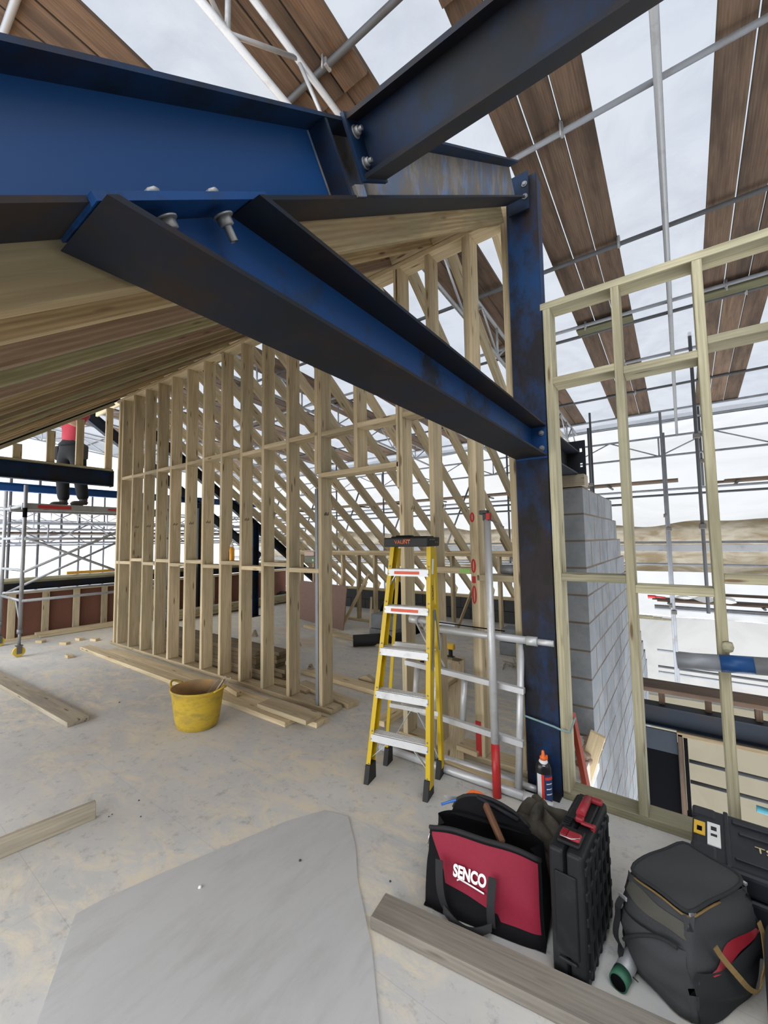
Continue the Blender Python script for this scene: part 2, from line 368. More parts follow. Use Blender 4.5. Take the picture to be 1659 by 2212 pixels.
for a, b, z in [(-2.815, -2.40, 2.65), (-2.355, -1.93, 2.655), (-1.86, -1.615, 2.66), (-1.57, -1.28, 1.362), (-1.235, -.965, 1.315), (-7.42, -7.33, 1.312)]:
    timber('noggin', (a, ySW, z), (b, ySW, z), SD, .045, 'stud', sw)
tag(timber('spare_plate', (-7.55, 2.52, .022), (-2.86, 2.52, .022), .14, .044, 'stud'), 'long flat timber lying on the floor against the stud wall, left length', 'timber')
tag(timber('loose_board', (-7.0, 2.665, .022), (-2.62, 2.665, .022), .145, .044, 'stud'), 'long flat timber lying tight against the stud wall sole, under the short board', 'timber')
def sprayed(cfn, name, col):
    m = plain(name, col, 0.6); return m
# ------------------------------------------------------------------ timber frame on the right of the steel post
WR = 2.77; yR = WR + .0735
rf = empty('stud_frame', (0.4, WR, 0), 'open green-tinted timber stud frame at right, between the steel post and the picture edge', 'stud wall')
timber('sole_plate', (-.674, yR, .0225), (1.7, yR, .0225), .147, .045, 'frame', rf)
timber('top_plate', (-.69, yR, 3.137), (1.7, yR, 3.137), .147, .045, 'frame', rf)
for x in (-.674, -.276, .122, .522, .922, 1.322): timber('stud', (x + .0225, yR, .045), (x + .0225, yR, 3.114), .045, .147, 'frame', rf, up=Y)
xr = [-.674, -.276, .122, .522, .922, 1.322]
for i, (a, b) in enumerate(zip(xr, xr[1:])):
    z = (1.35, 1.298, 1.37)[i % 3]; timber('noggin', (a + .045, yR, z), (b, yR, z), .147, .045, 'frame', rf)
    z = (2.62, 2.588, 2.65)[i % 3]; timber('noggin', (a + .045, yR, z), (b, yR, z), .147, .045, 'frame', rf)

# ------------------------------------------------------------------ near roof slope: rafters rising to the partition head
nr = empty('pitched_roof', (-4.5, 1.2, 2.8), 'pitched roof of deep yellow-brown rafters and sheathing over the left side', 'roof')
RD = 0.195
def raf_pt(x, y, up): return Vector((x, y, rafz(y))) + rn * up
nx = [-8.75 + .4 * i for i in range(20)]
for i, x in enumerate(nx):
    if x > -.97 or x < -7.5: continue
    timber('rafter', raf_pt(x, -.9, RD / 2), raf_pt(x, 2.98, RD / 2), .045, RD, ('rafter', 'rafter2', 'rafter', 'rafter3')[(i * 7 // 3) % 4], nr, up=rn)
for i in range(len(nx) - 1):
    if nx[i + 1] > -.97 or nx[i] < -7.5: continue
    timber('blocking', raf_pt(nx[i] + .0225, 2.86, RD / 2), raf_pt(nx[i + 1] - .0225, 2.86, RD / 2), .045, RD * .96, 'fresh', nr, up=rn)
timber('valley_board', raf_pt(-.93, -.9, -.01), raf_pt(-.93, 2.72, -.01), .05, .14, 'rafter', nr, up=rn)
sh = MB()
for k in range(4):
    a = raf_pt(0, -.9 + k * .975, RD + .009); b = raf_pt(0, -.9 + (k + 1) * .975 - .004, RD + .009)
    for j in range(4):
        sh.bar((-6.74 + j * 1.66, a.y, a.z), (-6.74 + j * 1.66, b.y, b.z), 1.655, .018, rn)
sh.build('sheathing', 'ply', nr)
# ------------------------------------------------------------------ far roof slope: open rafters falling away behind the partition
fr = empty('open_rafters', (-4, 5, 1.4), 'row of open sawn rafters falling away behind the stud wall to a low block kerb', 'roof')
FS = -0.727; fn = Vector((0, .727, 1)).normalized()
def far_pt(x, y, up): return Vector((x, y, 4.0 + FS * (y - 3.0))) + fn * up
for i in range(17):
    x = -7.47 + .4 * i
    if x > -1.0: continue
    timber('rafter', far_pt(x, 3.02, .07), far_pt(x, 7.85, .07), .047, .14, 'stud', fr, up=fn)
    timber('rafter_block', far_pt(x - .05, 6.35, .09), far_pt(x - .05, 6.62, .09), .047, .15, 'frame', fr, up=fn)
timber('ridge_board', (-8.9, 3.03, 4.14), (-.9, 3.03, 4.14), .04, .22, 'stud', fr)
kx0, kx1 = -7.5, -1.05
timber('knee_plate', (kx0, 6.5, 1.375), (kx1, 6.5, 1.375), .1, .045, 'fresh', fr)
timber('knee_plate', (kx0, 6.5, 1.328), (kx1, 6.5, 1.328), .1, .045, 'fresh', fr)
timber('knee_sole', (kx0, 6.5, .0225), (kx1, 6.5, .0225), .1, .045, 'fresh', fr)
for i in range(16):
    x = -7.45 + i * .42
    if x < kx1: timber('knee_stud', (x, 6.5, .045), (x, 6.5, 1.305), .045, .1, 'stud', fr, up=Y)
timber('eaves_plate', (kx0, 7.78, .455), (kx1, 7.78, .455), .15, .045, 'fresh', fr)
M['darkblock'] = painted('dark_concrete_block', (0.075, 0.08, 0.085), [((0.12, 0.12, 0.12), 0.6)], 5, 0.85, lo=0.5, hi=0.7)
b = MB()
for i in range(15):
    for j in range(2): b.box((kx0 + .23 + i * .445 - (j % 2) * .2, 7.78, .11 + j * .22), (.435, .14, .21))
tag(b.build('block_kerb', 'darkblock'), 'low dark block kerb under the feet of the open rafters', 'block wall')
# ------------------------------------------------------------------ blue steelwork
def steel(name, o, ax, poly, u, v, L, mat, label, cat='steel beam', loc=None):
    e = empty(name, loc or (Vector(o) + Vector(ax) * L / 2), label, cat)
    MB().prism(poly, o, u, v, ax, L).build('beam_section', mat, e)
    return e
M['bluetie'] = painted('patchy_blue_web', (0.007, 0.048, 0.165), [((0.010, 0.010, 0.010), 0.9), ((0.02, 0.03, 0.05), 0.5)], 4.5, 0.5, lo=0.53, hi=0.62)
# sloping rafter beam
def b1(y, up=0.0): return Vector((-.79, y, 3.909 + SL * (y - 2.724))) + rn * up
D1 = .203
p0 = b1(-1.2, D1 / 2); p1 = b1(2.66, D1 / 2)
e = empty('steel_rafter_beam', b1(.5), 'big blue steel rafter beam sloping up across the top left to the post head', 'steel beam')
split = b1(.86, D1 / 2)
Lb = (p1 - p0).length
def webpoly(d, tf, tw): return [(-tw / 2, -d / 2 + tf), (tw / 2, -d / 2 + tf), (tw / 2, d / 2 - tf), (-tw / 2, d / 2 - tf)]
def flpoly(d, b, tf, s): return [(-b / 2, s * d / 2), (b / 2, s * d / 2), (b / 2, s * (d / 2 - tf)), (-b / 2, s * (d / 2 - tf))]
MB().prism(webpoly(D1, .0095, .007), p0, X, rn, ru, (split - p0).length).build('web', 'blueclean', e)
o = MB().prism(webpoly(D1, .0095, .007), split, X, rn, ru, (p1 - split).length).build('web', 'dusted', e); tag(o, 'dust streaked upper length of the web')
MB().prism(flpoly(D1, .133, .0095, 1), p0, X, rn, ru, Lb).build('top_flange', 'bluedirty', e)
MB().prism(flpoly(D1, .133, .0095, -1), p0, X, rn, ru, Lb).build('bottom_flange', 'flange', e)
pl = MB(); pc = b1(2.69, D1 / 2)
pl.box((-.79, 2.735, pc.z), (.14, .012, .27)); pl.box((-.79, 2.752, pc.z), (.06, .03, .2)); pl.build('end_plate', 'bluedirty', e)
for dz in (-.045, .045):
    m = MB(); hexbolt(m, (-.745, 2.726, pc.z + dz), (0, -1, 0), .014, .012); m.build('bolt', 'bolt', e)
# connection plate where the purlin meets the rafter beam
m = MB(); c = b1(.872, D1 / 2)
Rb = Matrix((ru, X, rn)).transposed()
m.box(c + X * .035 + ru * .0, (.012, .06, D1 - .02), Rb); m.build('cleat_plate', 'bluedirty', e)
m = MB(); m.box(c + X * .067 + rn * (-.083) + ru * .05, (.05, .012, .03), Rb); m.build('stiffener', 'dusted', e)
# purlin beam running right over the camera, twisted with the roof slope
D2 = .157; ctr = Vector((-.725, .919, 2.685)) + ru * .0665 + rn * (D2 / 2)
ctr = Vector((-.725, ctr.y, ctr.z))
e2 = empty('steel_purlin_beam', ctr + X * 1.2, 'dark blue steel purlin beam running from the rafter beam to the top right corner', 'steel beam')
MB().prism(webpoly(D2, .0115, .0075), ctr + X * .012, ru, rn, X, 3.4).build('web', 'bluedirty', e2)
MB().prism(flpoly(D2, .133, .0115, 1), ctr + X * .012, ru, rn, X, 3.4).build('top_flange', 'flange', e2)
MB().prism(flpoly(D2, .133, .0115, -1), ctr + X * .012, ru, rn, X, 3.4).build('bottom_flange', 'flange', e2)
MB().prism([(-.075, -.085), (.075, -.085), (.075, .085), (-.075, .085)], ctr, ru, rn, X, .012).build('end_plate', 'bluedirty', e2)
for dv in (-.04, .038):
    m = MB(); hexbolt(m, ctr + X * .012 - ru * .04 + rn * dv, X, .013, .013, .012); m.build('bolt', 'bolt', e2)
# horizontal tie beam
zc = 2.13 + .1035
e3 = empty('steel_tie_beam', (-.78, 1.6, 2.13), 'blue steel tie beam bolted under the rafter beam and running level to the post', 'steel beam')
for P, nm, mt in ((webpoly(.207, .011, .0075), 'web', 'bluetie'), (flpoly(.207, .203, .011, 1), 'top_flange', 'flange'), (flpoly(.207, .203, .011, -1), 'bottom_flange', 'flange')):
    m = MB(); A = []; B = []
    for a, bb in P:
        z = zc + bb; ys = .235 + (z - 2.13) / SL
        A.append(m.b.verts.new((-.78 + a, ys, z))); B.append(m.b.verts.new((-.78 + a, 2.755, z)))
    m.b.faces.new(A); m.b.faces.new(list(reversed(B)))
    for i in range(4): m.b.faces.new((A[i], B[i], B[(i + 1) % 4], A[(i + 1) % 4]))
    m.build(nm, mt, e3)
m = MB(); q0 = Vector((-.78, .215, 2.13 - .012)); q1 = Vector((-.78, .555, 2.13 - .012 + .34 * SL))
m.bar(q0 + rn * .008 + ru * .02, q1 + rn * .008, .15, .014, rn); m.build('end_plate', 'bluetie', e3)
m = MB(); m.box((-.78, 2.762, zc), (.2, .014, .23)); m.build('end_plate', 'blueclean', e3)
for y in (.335, .45):
    for xx in (-.735, -.835):
        c = Vector((xx, y, 3.909 + SL * (y - 2.724)))
        m = MB(); hexbolt(m, c - rn * .022, -rn, .016, .018, .03); m.build('bolt', 'bolt', e3)
        m = MB(); hexbolt(m, c + rn * .0098, rn, .014, .012); m.build('bolt', 'bolt', e3)
for dz in (-.05, .05):
    m = MB(); hexbolt(m, (-.71, 2.753, zc + dz), -Y, .013, .012); m.build('bolt', 'bolt', e3)
# post
e4 = empty('steel_post', (-.785, 2.83, 0), 'rust-stained blue steel post standing between the two timber frames', 'steel post')
m = MB(); m.box((-.785, 2.779, 2.05), (.205, .011, 4.1)); m.box((-.887, 2.83, 2.05), (.009, .1, 4.1)); m.box((-.684, 2.83, 2.05), (.009, .1, 4.1)); m.build('post_section', 'blue', e4)
m = MB(); m.box((-.785, 2.77, .008), (.205, .12, .016)); m.build('base_plate', 'darksteel', e4)
# beam end beyond the post, with its drilled end plate
e5 = empty('steel_stub_beam', (-.78, 3.4, 2.13), 'dark steel beam end with a drilled end plate resting on the block wall', 'steel beam')
m = MB(); m.prism(ibeam_poly(.207, .203, .011, .0075), (-.78, 2.885, zc), X, Z, Y, .93); m.build('beam_section', 'darksteel', e5)
m = MB()
for (x0, x1, z0, z1) in [(-.9, -.67, 2.12, 2.20), (-.9, -.67, 2.235, 2.33), (-.9, -.67, 2.365, 2.43), (-.9, -.715, 2.2, 2.235), (-.695, -.67, 2.2, 2.235), (-.9, -.715, 2.33, 2.365), (-.695, -.67, 2.33, 2.365)]:
    m.box(((x0 + x1) / 2 + .04, 3.825, (z0 + z1) / 2), (x1 - x0, .012, z1 - z0))
m.build('end_plate', 'darksteel', e5)
tag(timber('timber_packer', (-.95, 3.80, 2.078), (-.63, 3.80, 2.078), .16, .10, 'dusty'), 'short dark timber packer between the block wall top and the stub beam', 'timber')
# rope tied round post and stud
pts = []
ring = [(-.955, 2.745), (-.9, 2.738), (-.8, 2.735), (-.7, 2.73), (-.66, 2.735), (-.615, 2.76), (-.61, 2.85), (-.62, 2.93)]
for i, (a, bq) in enumerate(ring): pts.append(Vector((a, bq, .47 - .012 * i + (.05 if i > 5 else 0))))
m = MB(); m.tube(pts, .006, 8); M['rope'] = plain('blue_green_rope', (0.22, 0.33, 0.33), .8)
tag(m.build('rope', 'rope'), 'thin blue-green rope tied round the foot of the blue steel post', 'rope')

# ------------------------------------------------------------------ block wall beyond the right frame
M['block'] = painted('grey_block', (0.20, 0.215, 0.23), [((0.14, 0.15, 0.16), 0.7), ((0.28, 0.285, 0.29), 0.5)], 2.6, 0.9, lo=0.45, hi=0.62, bstr=0.3)
M['mortar'] = plain('mortar', (0.13, 0.10, 0.075), .95)
wb = empty('block_wall', (-.76, 4.5, -2.6), 'grey concrete block wall with a stepped far edge behind the timber frame', 'block wall')
m = MB(); mo = MB(); ch = .225; y0 = 3.72
for k in range(20):
    zt = 2.02 - k * ch; yend = 5.48 + .317 * k if k < 12 else 9.2
    mo.box((-.7605, (y0 + yend) / 2, zt - ch / 2), (  .219, yend - y0 - .035, ch))
    y = y0; first = True
    while y < yend - .02:
        L = (.29 if k % 2 == 0 else .5) if first else .46
        L = min(L, yend - y); first = False
        j = random.uniform(-.002, .002)
        m.box((-.76 + j, y + L / 2, zt - ch / 2), (.222, L - .032, ch - .014), bev=.002)
        y += L
m.build('blockwork', 'block', wb); mo.build('mortar_joints', 'mortar', wb)

# ------------------------------------------------------------------ lower storey seen through the right frame
ls = empty('lower_opening', (0.9, 5.0, -1.2), 'dark lower storey opening under a steel lintel, below and beyond the right frame', 'steel frame')
YL = 5.0
m = MB(); m.prism(ibeam_poly(.2, .15, .011, .007), (-.48, YL + .05, -.185), Y, Z, X, 3.6); m.build('lintel', 'darksteel', ls)
M['black'] = plain('black_membrane', (0.004, 0.004, 0.005), .9, spec=.05)
M['greyblock'] = plain('blue_grey_panel', (0.03, 0.036, 0.045), .8, spec=.2)
m = MB(); m.box((-.31, YL + .06, -1.4), (.34, .12, 1.9)); m.build('membrane_panel', 'black', ls)
m = MB(); m.box((-.31, YL - .012, -.41), (.34, .02, .2)); m.build('end_block', 'greyblock', ls)
timber('jamb', (-.115, YL, -2.3), (-.115, YL, -.30), .04, .12, 'scaf', ls, up=Y)
m = MB(); m.box((-.075, YL + .02, -1.3), (.03, .1, 1.95)); m.build('jamb_lining', 'black', ls)
timber('head_board', (-.14, YL, -.302), (3.0, YL, -.302), .12, .04, 'stack', ls)
timber('sill_board', (-.1, YL, -1.12), (3.0, YL, -1.20), .16, .13, 'scaf', ls)
for z in (-.68, -.88):
    m = MB(); m.tube([(-.06, YL + .3, z), (3.0, YL + .3, z - .02)], .018, 10); o = m.build('guard_rail', 'galvdark', ls)
tag(timber('toe_board', (-.45, 5.6, -.045), (3.4, 5.6, -.045), .16, .04, 'scaf'), 'brown board on short blocks above the lower steel lintel', 'scaffold board')
for x in (-.25, .12, .48, .9, 1.3):
    tag(timber('spacer_block', (x, 5.1, -.085), (x, 5.1, .045), .05, .1, 'scaf', up=Y), 'short upright block between the lower lintel and the brown board', 'timber', 'spacer blocks over the lintel')
tag(timber('edge_board', (-.48, 5.08, .07), (3.4, 5.08, .07), .22, .045, 'scaf'), 'pinkish brown plank over the spacer blocks, beyond the right frame', 'scaffold board')
M['teal'] = plain('teal_paint', (0.05, 0.20, 0.26), .4)
tag(MB().tube([(.36, 4.4, -.53), (.9, 4.4, -.56)], .024, 12).build('teal_tube', 'teal'), 'short teal painted tube end outside the lower opening at the right edge', 'tube')
# battens lying over the block wall end
for k in range(3):
    tag(timber('roofing_batten', (-.62, 7.1 - k * .12, .42 + k * .03), (-.18 - .1 * k, 7.1 - k * .12, .42 + k * .03), .05, .025, 'frame'), 'green roofing batten end sticking out past the block wall', 'timber', 'batten ends past the block wall')

# ------------------------------------------------------------------ temporary roof: boards on tubes under polythene
def rz(y): return 1.6 + 3.7176 - .088181 * y       # tube level
TY = [.62, 2.07, 3.53, 5.12, 6.56, 6.84, 8.1, 9.48, 10.87]
ords = ['first', 'second', 'third', 'fourth', 'fifth', 'sixth', 'seventh', 'eighth', 'ninth', 'tenth', 'eleventh', 'twelfth']
for i, y in enumerate(TY):
    tag(MB().tube([(-17, y, rz(y)), (3.5, y, rz(y))], .0242, 12).build('roof_tube', 'galvdark' if i % 2 else 'galv'),
        'grey scaffold tube crossing under the temporary roof boards, %s from the camera side' % ords[i], 'scaffold tube', 'tubes under the temporary roof boards')
bays = [(-12.9, 'left bay'), (-11.5, 'left bay'), (-10.1, 'left bay'), (-8.7, 'left bay'), (-7.3, 'left bay'), (-5.9, 'fifth bay left of the steel post'), (-4.5, 'fourth bay left of the steel post'),
        (-3.12, 'third bay left of the steel post'), (-1.75, 'bay above the rafter beam'), (-.41, 'bay just right of the steel post'), (1.08, 'bay at the right edge'), (2.45, 'bay beyond the right edge')]
def roof_board(x, y0, y1, lab, grp, up=.0):
    a = Vector((x, y0, rz(y0) + .045 + up)); b = Vector((x, y1, rz(y1) + .045 + up))
    return timber('scaffold_board', a, b, .225, .038, 'scaf', up=Z, label=lab, cat='scaffold board', group=grp)
pos = ['right-hand', 'middle', 'left-hand']
for bi, (xr_, nm) in enumerate(bays):
    seen_far = bi >= 5
    for k in range(3):
        x = xr_ - .1125 - k * .2375 - random.uniform(0, .004)
        L = [(-.2, 2.3, 'nearest'), (2.12, 6.7, 'middle'), (6.66, 10.95, 'far')]
        for s, (a, bq, ln) in enumerate(L):
            if bi < 5: lab = 'weathered roof board far off to the left beyond the gable'; grp = 'roof boards beyond the gable'
            else: lab = '%s brown roof board, %s length, %s' % (pos[k], ln, nm); grp = 'temporary roof boards, ' + nm
            roof_board(x, a, bq, lab, grp, .04 * (s % 2))
# polythene over the boards
m = MB()
def rs(u, v):
    x = -17.2 + 21.2 * u; y = .1 + 12.1 * v
    return Vector((x, y, rz(y) + .16 + .02 * math.sin(x * 3.1 + y) + .015 * math.sin(y * 5 + x * 2)))
m.grid(rs, 70, 50)
tag(m.build('roof_sheeting', 'roofsheet'), 'cloudy translucent polythene sheeting stretched over the temporary roof', 'sheeting')
# wall sheeting at the far side and left end, hung in folds
def wall_sheet(name, mat, z0, z1, lab, amp=.03, freq=9, yb=12.2, sag=0.0, x0=-16.85, x1=3.85):
    yb += .12; m = MB()
    def f(u, v):
        x = x0 + (x1 - x0) * u; z = z0 + (z1 - z0) * v
        zz = z + sag * (math.sin(x * 1.7) + .6 * math.sin(x * 4.1 + 1)) * v
        return Vector((x, yb + amp * math.sin(x * freq + .8 * math.sin(z * 1.3)) + amp * .6 * math.sin(x * 3.3 + z * 2), zz))
    m.grid(f, 260, 16)
    return tag(m.build(name, mat), lab, 'sheeting')
wall_sheet('hanging_sheeting', 'wallsheet', 1.75, 4.6, 'white sheeting hung in folds, topmost strip of the far side', .03, 5)
wall_sheet('crumpled_sheeting', 'tansheet', .75, 1.90, 'crumpled tan-stained strip of sheeting across the far side', .04, 4, 11.85, .05)
wall_sheet('hanging_sheeting', 'wallsheet', -.35, .85, 'white pleated sheeting just below the tan stained strip', .06, 7, 12.2)
wall_sheet('hanging_sheeting', 'greysheet', -2.3, -.36, 'greyish sheeting below the mid-level walkway', .04, 2.0, 12.2)
wall_sheet('hanging_sheeting', 'creamlitsheet', -7.5, -2.2, 'cream-lit sheeting hanging lowest, seen through the lower opening', .04, 2.0, 12.3)
m = MB()
def lf(u, v):
    y = -4 + 16.4 * u; z = -2 + 7.6 * v
    return Vector((-17.0 + .05 * math.sin(y * 6) + .03 * math.sin(y * 2.2 + z * 2), y, z))
m.grid(lf, 120, 16); tag(m.build('end_sheeting', 'endsheet'), 'white sheeting closing the left end beyond the gable', 'sheeting')
m = MB()
def rf_(u, v):
    y = -3.2 + 15.6 * u; z = -3 + 8.2 * v
    return Vector((4.0 + .05 * math.sin(y * 6), y, z))
m.grid(rf_, 60, 8); tag(m.build('end_sheeting', 'wallsheet'), 'white sheeting closing the right end outside the picture', 'sheeting')
# lattice trusses
def lattice(name, a, b, dep, mat, lab, grp=None, r=.024, pitch=.6, dirn=-Z):
    a, b = Vector(a), Vector(b); d = (b - a); L = d.length; d.normalize(); n = max(2, int(L / pitch))
    e = empty(name, a, lab, 'lattice beam', grp)
    MB().tube([a, b], r, 10).build('chord', mat, e); MB().tube([a + dirn * dep, b + dirn * dep], r, 10).build('chord', mat, e)
    m = MB()
    for i in range(n):
        p = a + d * (L * i / n); q = a + d * (L * (i + 1) / n)
        if i % 2: m.tube([p, q + dirn * dep], r * .6, 8)
        else: m.tube([p + dirn * dep, q], r * .6, 8)
        if i % 2 == 0: m.tube([p, p + dirn * dep], r * .7, 8)
    o = m.build('lacing', mat, e); return e
def tr(x, y0=.2, y1=11.3, off=.06, lab='', dep=.4, pitch=.55):
    return lattice('aluminium_truss', (x, y0, rz(y0) - off), (x, y1, rz(y1) - off), dep, 'alu', lab, 'aluminium roof trusses', .025, pitch)
tr(.03, lab='aluminium roof truss running straight away above the right frame')
tr(-2.05, off=.1, dep=.45, lab='bright aluminium roof truss above the big blue rafter beam')
for x in (-4.1, -6.2): tr(x, lab='aluminium roof truss behind the open rafters')
for x in (-10.5, -12.5, -14.5): tr(x, lab='aluminium roof truss beyond the gable', pitch=.8)
YF = 11.0
def ty(px0, py0, px1, py1, Yd, r=.0242, mat='galv', name='ledger_tube', lab='', grp='far side scaffold ledgers', x1=3.6, x0=None):
    a = onY(px0, py0, Yd); b = onY(px1, py1, Yd)
    z = (a.z + b.z) / 2; xa = a.x if x0 is None else x0
    return tag(MB().tube([(xa, Yd, a.z), (x1, Yd, a.z + (b.z - a.z) * .0)], r, 12).build(name, mat), lab, 'scaffold tube', grp)
ty(1240, 938, 1659, 880, 11.3, lab='pale ledger tube at the far edge of the temporary roof', x0=-16)
ty(1228, 941, 1659, 873, 11.45, .027, 'galvdark', lab='dark thick ledger tube just under the far roof edge', x0=-16)
a = onY(1255, 967, 11.2)
lattice('lattice_beam', (-16, 11.2, a.z), (3.6, 11.2, a.z), .44, 'galv', 'grey steel lattice beam along the far sheeting under the roof edge', None, .024, .95)
for (px, py, mt, lab) in [(1380, 1062, 'galv', 'ledger tube just under the high brown boards on the far side'), (1380, 1073, 'galvdark', 'second ledger tube under the high brown boards'),
                      (1380, 1172, 'galv', 'upper pale tube beside the silver board on the far side'), (1450, 1219, 'galv', 'guard rail tube below the tan-stained strip of sheeting'),
                      (1400, 1307, 'galvdark', 'dark ledger tube under the mid-level platform'), (1400, 1312, 'galv', 'pale ledger tube under the mid-level platform'),
                      (1430, 1405, 'galv', 'thin guard rail tube level with the big painted tube'), (1430, 1440, 'galvdark', 'upper tube of the lowest guard rail pair'), (1430, 1452, 'galv', 'lower tube of the lowest guard rail pair')]:
    p = onY(px, py, 10.6); xx = -.55 if py > 1100 else -16
    if 1100 < py < 1230: xx = -16
    tag(MB().tube([(xx, 10.6, p.z), (3.6, 10.6, p.z)], .0242, 10).build('ledger_tube', mt), lab, 'scaffold tube', 'far side scaffold ledgers')
p = onY(1400, 1184, 10.55); tag(MB().box((-6.5, 10.55, p.z), (20, .04, .14), bev=.004).build('silver_board', 'alu'), 'long silver aluminium staging board on edge across the far side', 'scaffold board')
for px, py, x0, x1, dz, lab in [(1340, 1048, -15, .0, 0, 'brown boards of the high far walkway, left length'), (1500, 1045, .75, 3.5, 0, 'brown boards of the high far walkway, right length'),
                                (1400, 1290, -.5, 3.5, -.02, 'brown walkway board at mid level carrying the red tool')]:
    p = onY(px, py, 10.9)
    for k in range(2):
        tag(timber('walkway_board', (x0 - .1 * k, 10.7 + .24 * k, p.z + dz), (x1, 10.7 + .24 * k, p.z + dz), .225, .038, 'scaf'), lab + (', outer board' if k else ', inner board'), 'scaffold board')
p = onY(1350, 1280, 10.9); tag(timber('walkway_board', (-.5, 10.95, p.z + .05), (1.6, 10.95, p.z + .05), .2, .038, 'scaf'), 'short brown board lying on top of the mid-level walkway', 'scaffold board')
M['red'] = plain('red_paint', (0.45, 0.02, 0.02), .4)
p = onY(1410, 1290, 10.5); m = MB(); m.tube([(p.x - .09, 10.55, p.z), (p.x + .05, 10.55, p.z + .01)], [.04, .03], 10); m.tube([(p.x + .05, 10.55, p.z + .01), (p.x + .22, 10.6, p.z - .01)], .018, 8)
tag(m.build('hand_tool', 'red'), 'small red hand tool lying on the mid-level walkway', 'tool')
M['whitecloth'] = plain('white_plastic', (0.8, 0.8, 0.78), .6)
p = onY(1500, 1296, 10.5); m = MB()
m.grid(lambda u, v: Vector((p.x - .35 + 1.0 * u, 10.45 + .3 * v, p.z + .02 + .06 * math.sin(u * 9) * math.sin(v * 5 + u * 3) - .08 * max(0, u - .8))), 16, 8)
tag(m.build('plastic_scrap', 'whitecloth'), 'crumpled white plastic lying on the mid-level walkway', 'plastic sheet')
for zz, xa, xb in [(onY(1340, 1048, 10.9).z, -15, 0.0), (onY(1500, 1045, 10.9).z, .75, 3.5), (onY(1400, 1290, 10.9).z - .02, -.5, 3.5)]:
    x = xa + .2
    while x < xb:
        tag(MB().tube([(x, 10.55, zz - .045), (x, 11.3, zz - .045)], .0242, 8).build('putlog_tube', 'galvdark'), 'short cross tube carrying the far walkway boards', 'scaffold tube', 'cross tubes under the far walkways'); x += 1.5
# standards
def std(px, py0, py1, Yd, mat, lab, r=.0242, zt=None):
    a = onY(px, py0, Yd); pb = onY(px, py1, Yd)
    e = empty('scaffold_standard', (a.x, Yd, pb.z), lab, 'scaffold tube', 'upright scaffold standards')
    MB().tube([(a.x, Yd, pb.z), (a.x, Yd, a.z)], r, 12).build('tube', mat, e)
    m = MB()
    for k in (.3, .62): m.box((a.x, Yd, pb.z + (a.z - pb.z) * k), (.09, .1, .08), bev=.01)
    m.build('coupler', 'coupler', e); return e
std(1425, 890, 1490, 10.4, 'galv', 'pale standard in the second opening of the right frame, left of a pair')
std(1432, 935, 1490, 9.9, 'galv', 'pale standard in the second opening of the right frame, right of a pair')
std(1270, 925, 1250, 10.4, 'galvdark', 'standard just right of the drilled steel plate')
std(1507, 872, 1050, 11.36, 'galvdark', 'short dark standard hanging behind the third frame stud')
std(1489, 718, 1322, 8.05, 'galvdark', 'long dark standard hanging clear between the frame studs')
for x in (-1.6, -3.6, -5.6, -7.6, -9.6, -11.6, -13.6): 
    tag(MB().tube([(x, 10.5, -3), (x, 10.5, 4.5)], .0242, 10).build('scaffold_standard', 'galvdark'), 'dark standard seen through the open rafters', 'scaffold tube', 'standards beyond the open rafters')
    if x < -2: tag(MB().tube([(x, 10.5, 1.0), (x + 1.0, 10.5, 3.2)], .0242, 8).build('diagonal_brace', 'galvdark'), 'dark diagonal brace seen through the open rafters', 'scaffold tube', 'braces beyond the open rafters')
for z, mt in ((.95, 'galv'), (2.3, 'galvdark')):
    tag(MB().tube([(-16, 10.45, z), (-.9, 10.45, z)], .0242, 10).build('ledger_tube', mt), 'ledger tube seen through the open rafters, %s' % ('lower' if z < 1 else 'upper'), 'scaffold tube')
# two roof uprights hung from tubes at the right: swivel clips on boards
for (y, x) in [(3.53, -.64), (5.12, -.40), (6.6, -1.0), (6.6, .62), (6.84, .83), (9.48, -.6), (2.07, -1.95)]:
    m = MB(); z = rz(y); m.box((x, y, z + .03), (.03, .07, .12), bev=.008); m.tube([(x, y - .05, z + .06), (x, y - .06, z - .08)], .008, 8)
    tag(m.build('board_clip', 'bolt'), 'small zinc board clip gripping a roof tube', 'clip', 'board clips on the roof tubes')
for a_, b_, nm in ((-1.13, -.40, 'right of the steel post'), (.34, 1.08, 'at the right edge')):
    tag(timber('cross_board', (a_, 6.70, rz(6.7) - .01), (b_, 6.70, rz(6.7) - .01), .2, .03, 'greencross'), 'greenish board across the joint of the roof boards, bay ' + nm, 'scaffold board')
for i, (x, z) in enumerate([(-10.6, 2.05), (-11.6, 2.35), (-12.6, 2.0), (-13.6, 2.55), (-14.8, 2.3), (-15.8, 2.7)]):
    lattice('lattice_beam', (x, -1.5, z), (x, 10, z), .4, 'alu' if i % 2 else 'galv', 'lattice beam beyond the low panelled wall, %s from it' % ords[i], 'lattice beams beyond the gable', .024, .7)
    tag(MB().tube([(x, 2.2 + .7 * i, -2), (x, 2.2 + .7 * i, 3.2)], .0242, 10).build('scaffold_standard', 'galvdark'), 'thin upright tube beyond the low panelled wall, %s from it' % ords[i], 'scaffold tube', 'standards beyond the gable')
for i, z in enumerate((1.75, .35, .15)):
    tag(MB().tube([(-12.2, -3, z), (-12.2, 9.5, z)], .0242, 10).build('guard_tube', 'galv'), '%s guard tube running outside the low panelled wall' % ['upper', 'middle', 'lower'][i], 'scaffold tube')
tag(MB().box((-10.9, 3.5, 1.86), (.5, 9, .04)).build('walkway_board', 'scaf'), 'brown walkway outside the low panelled wall under the lattice beams', 'scaffold board')
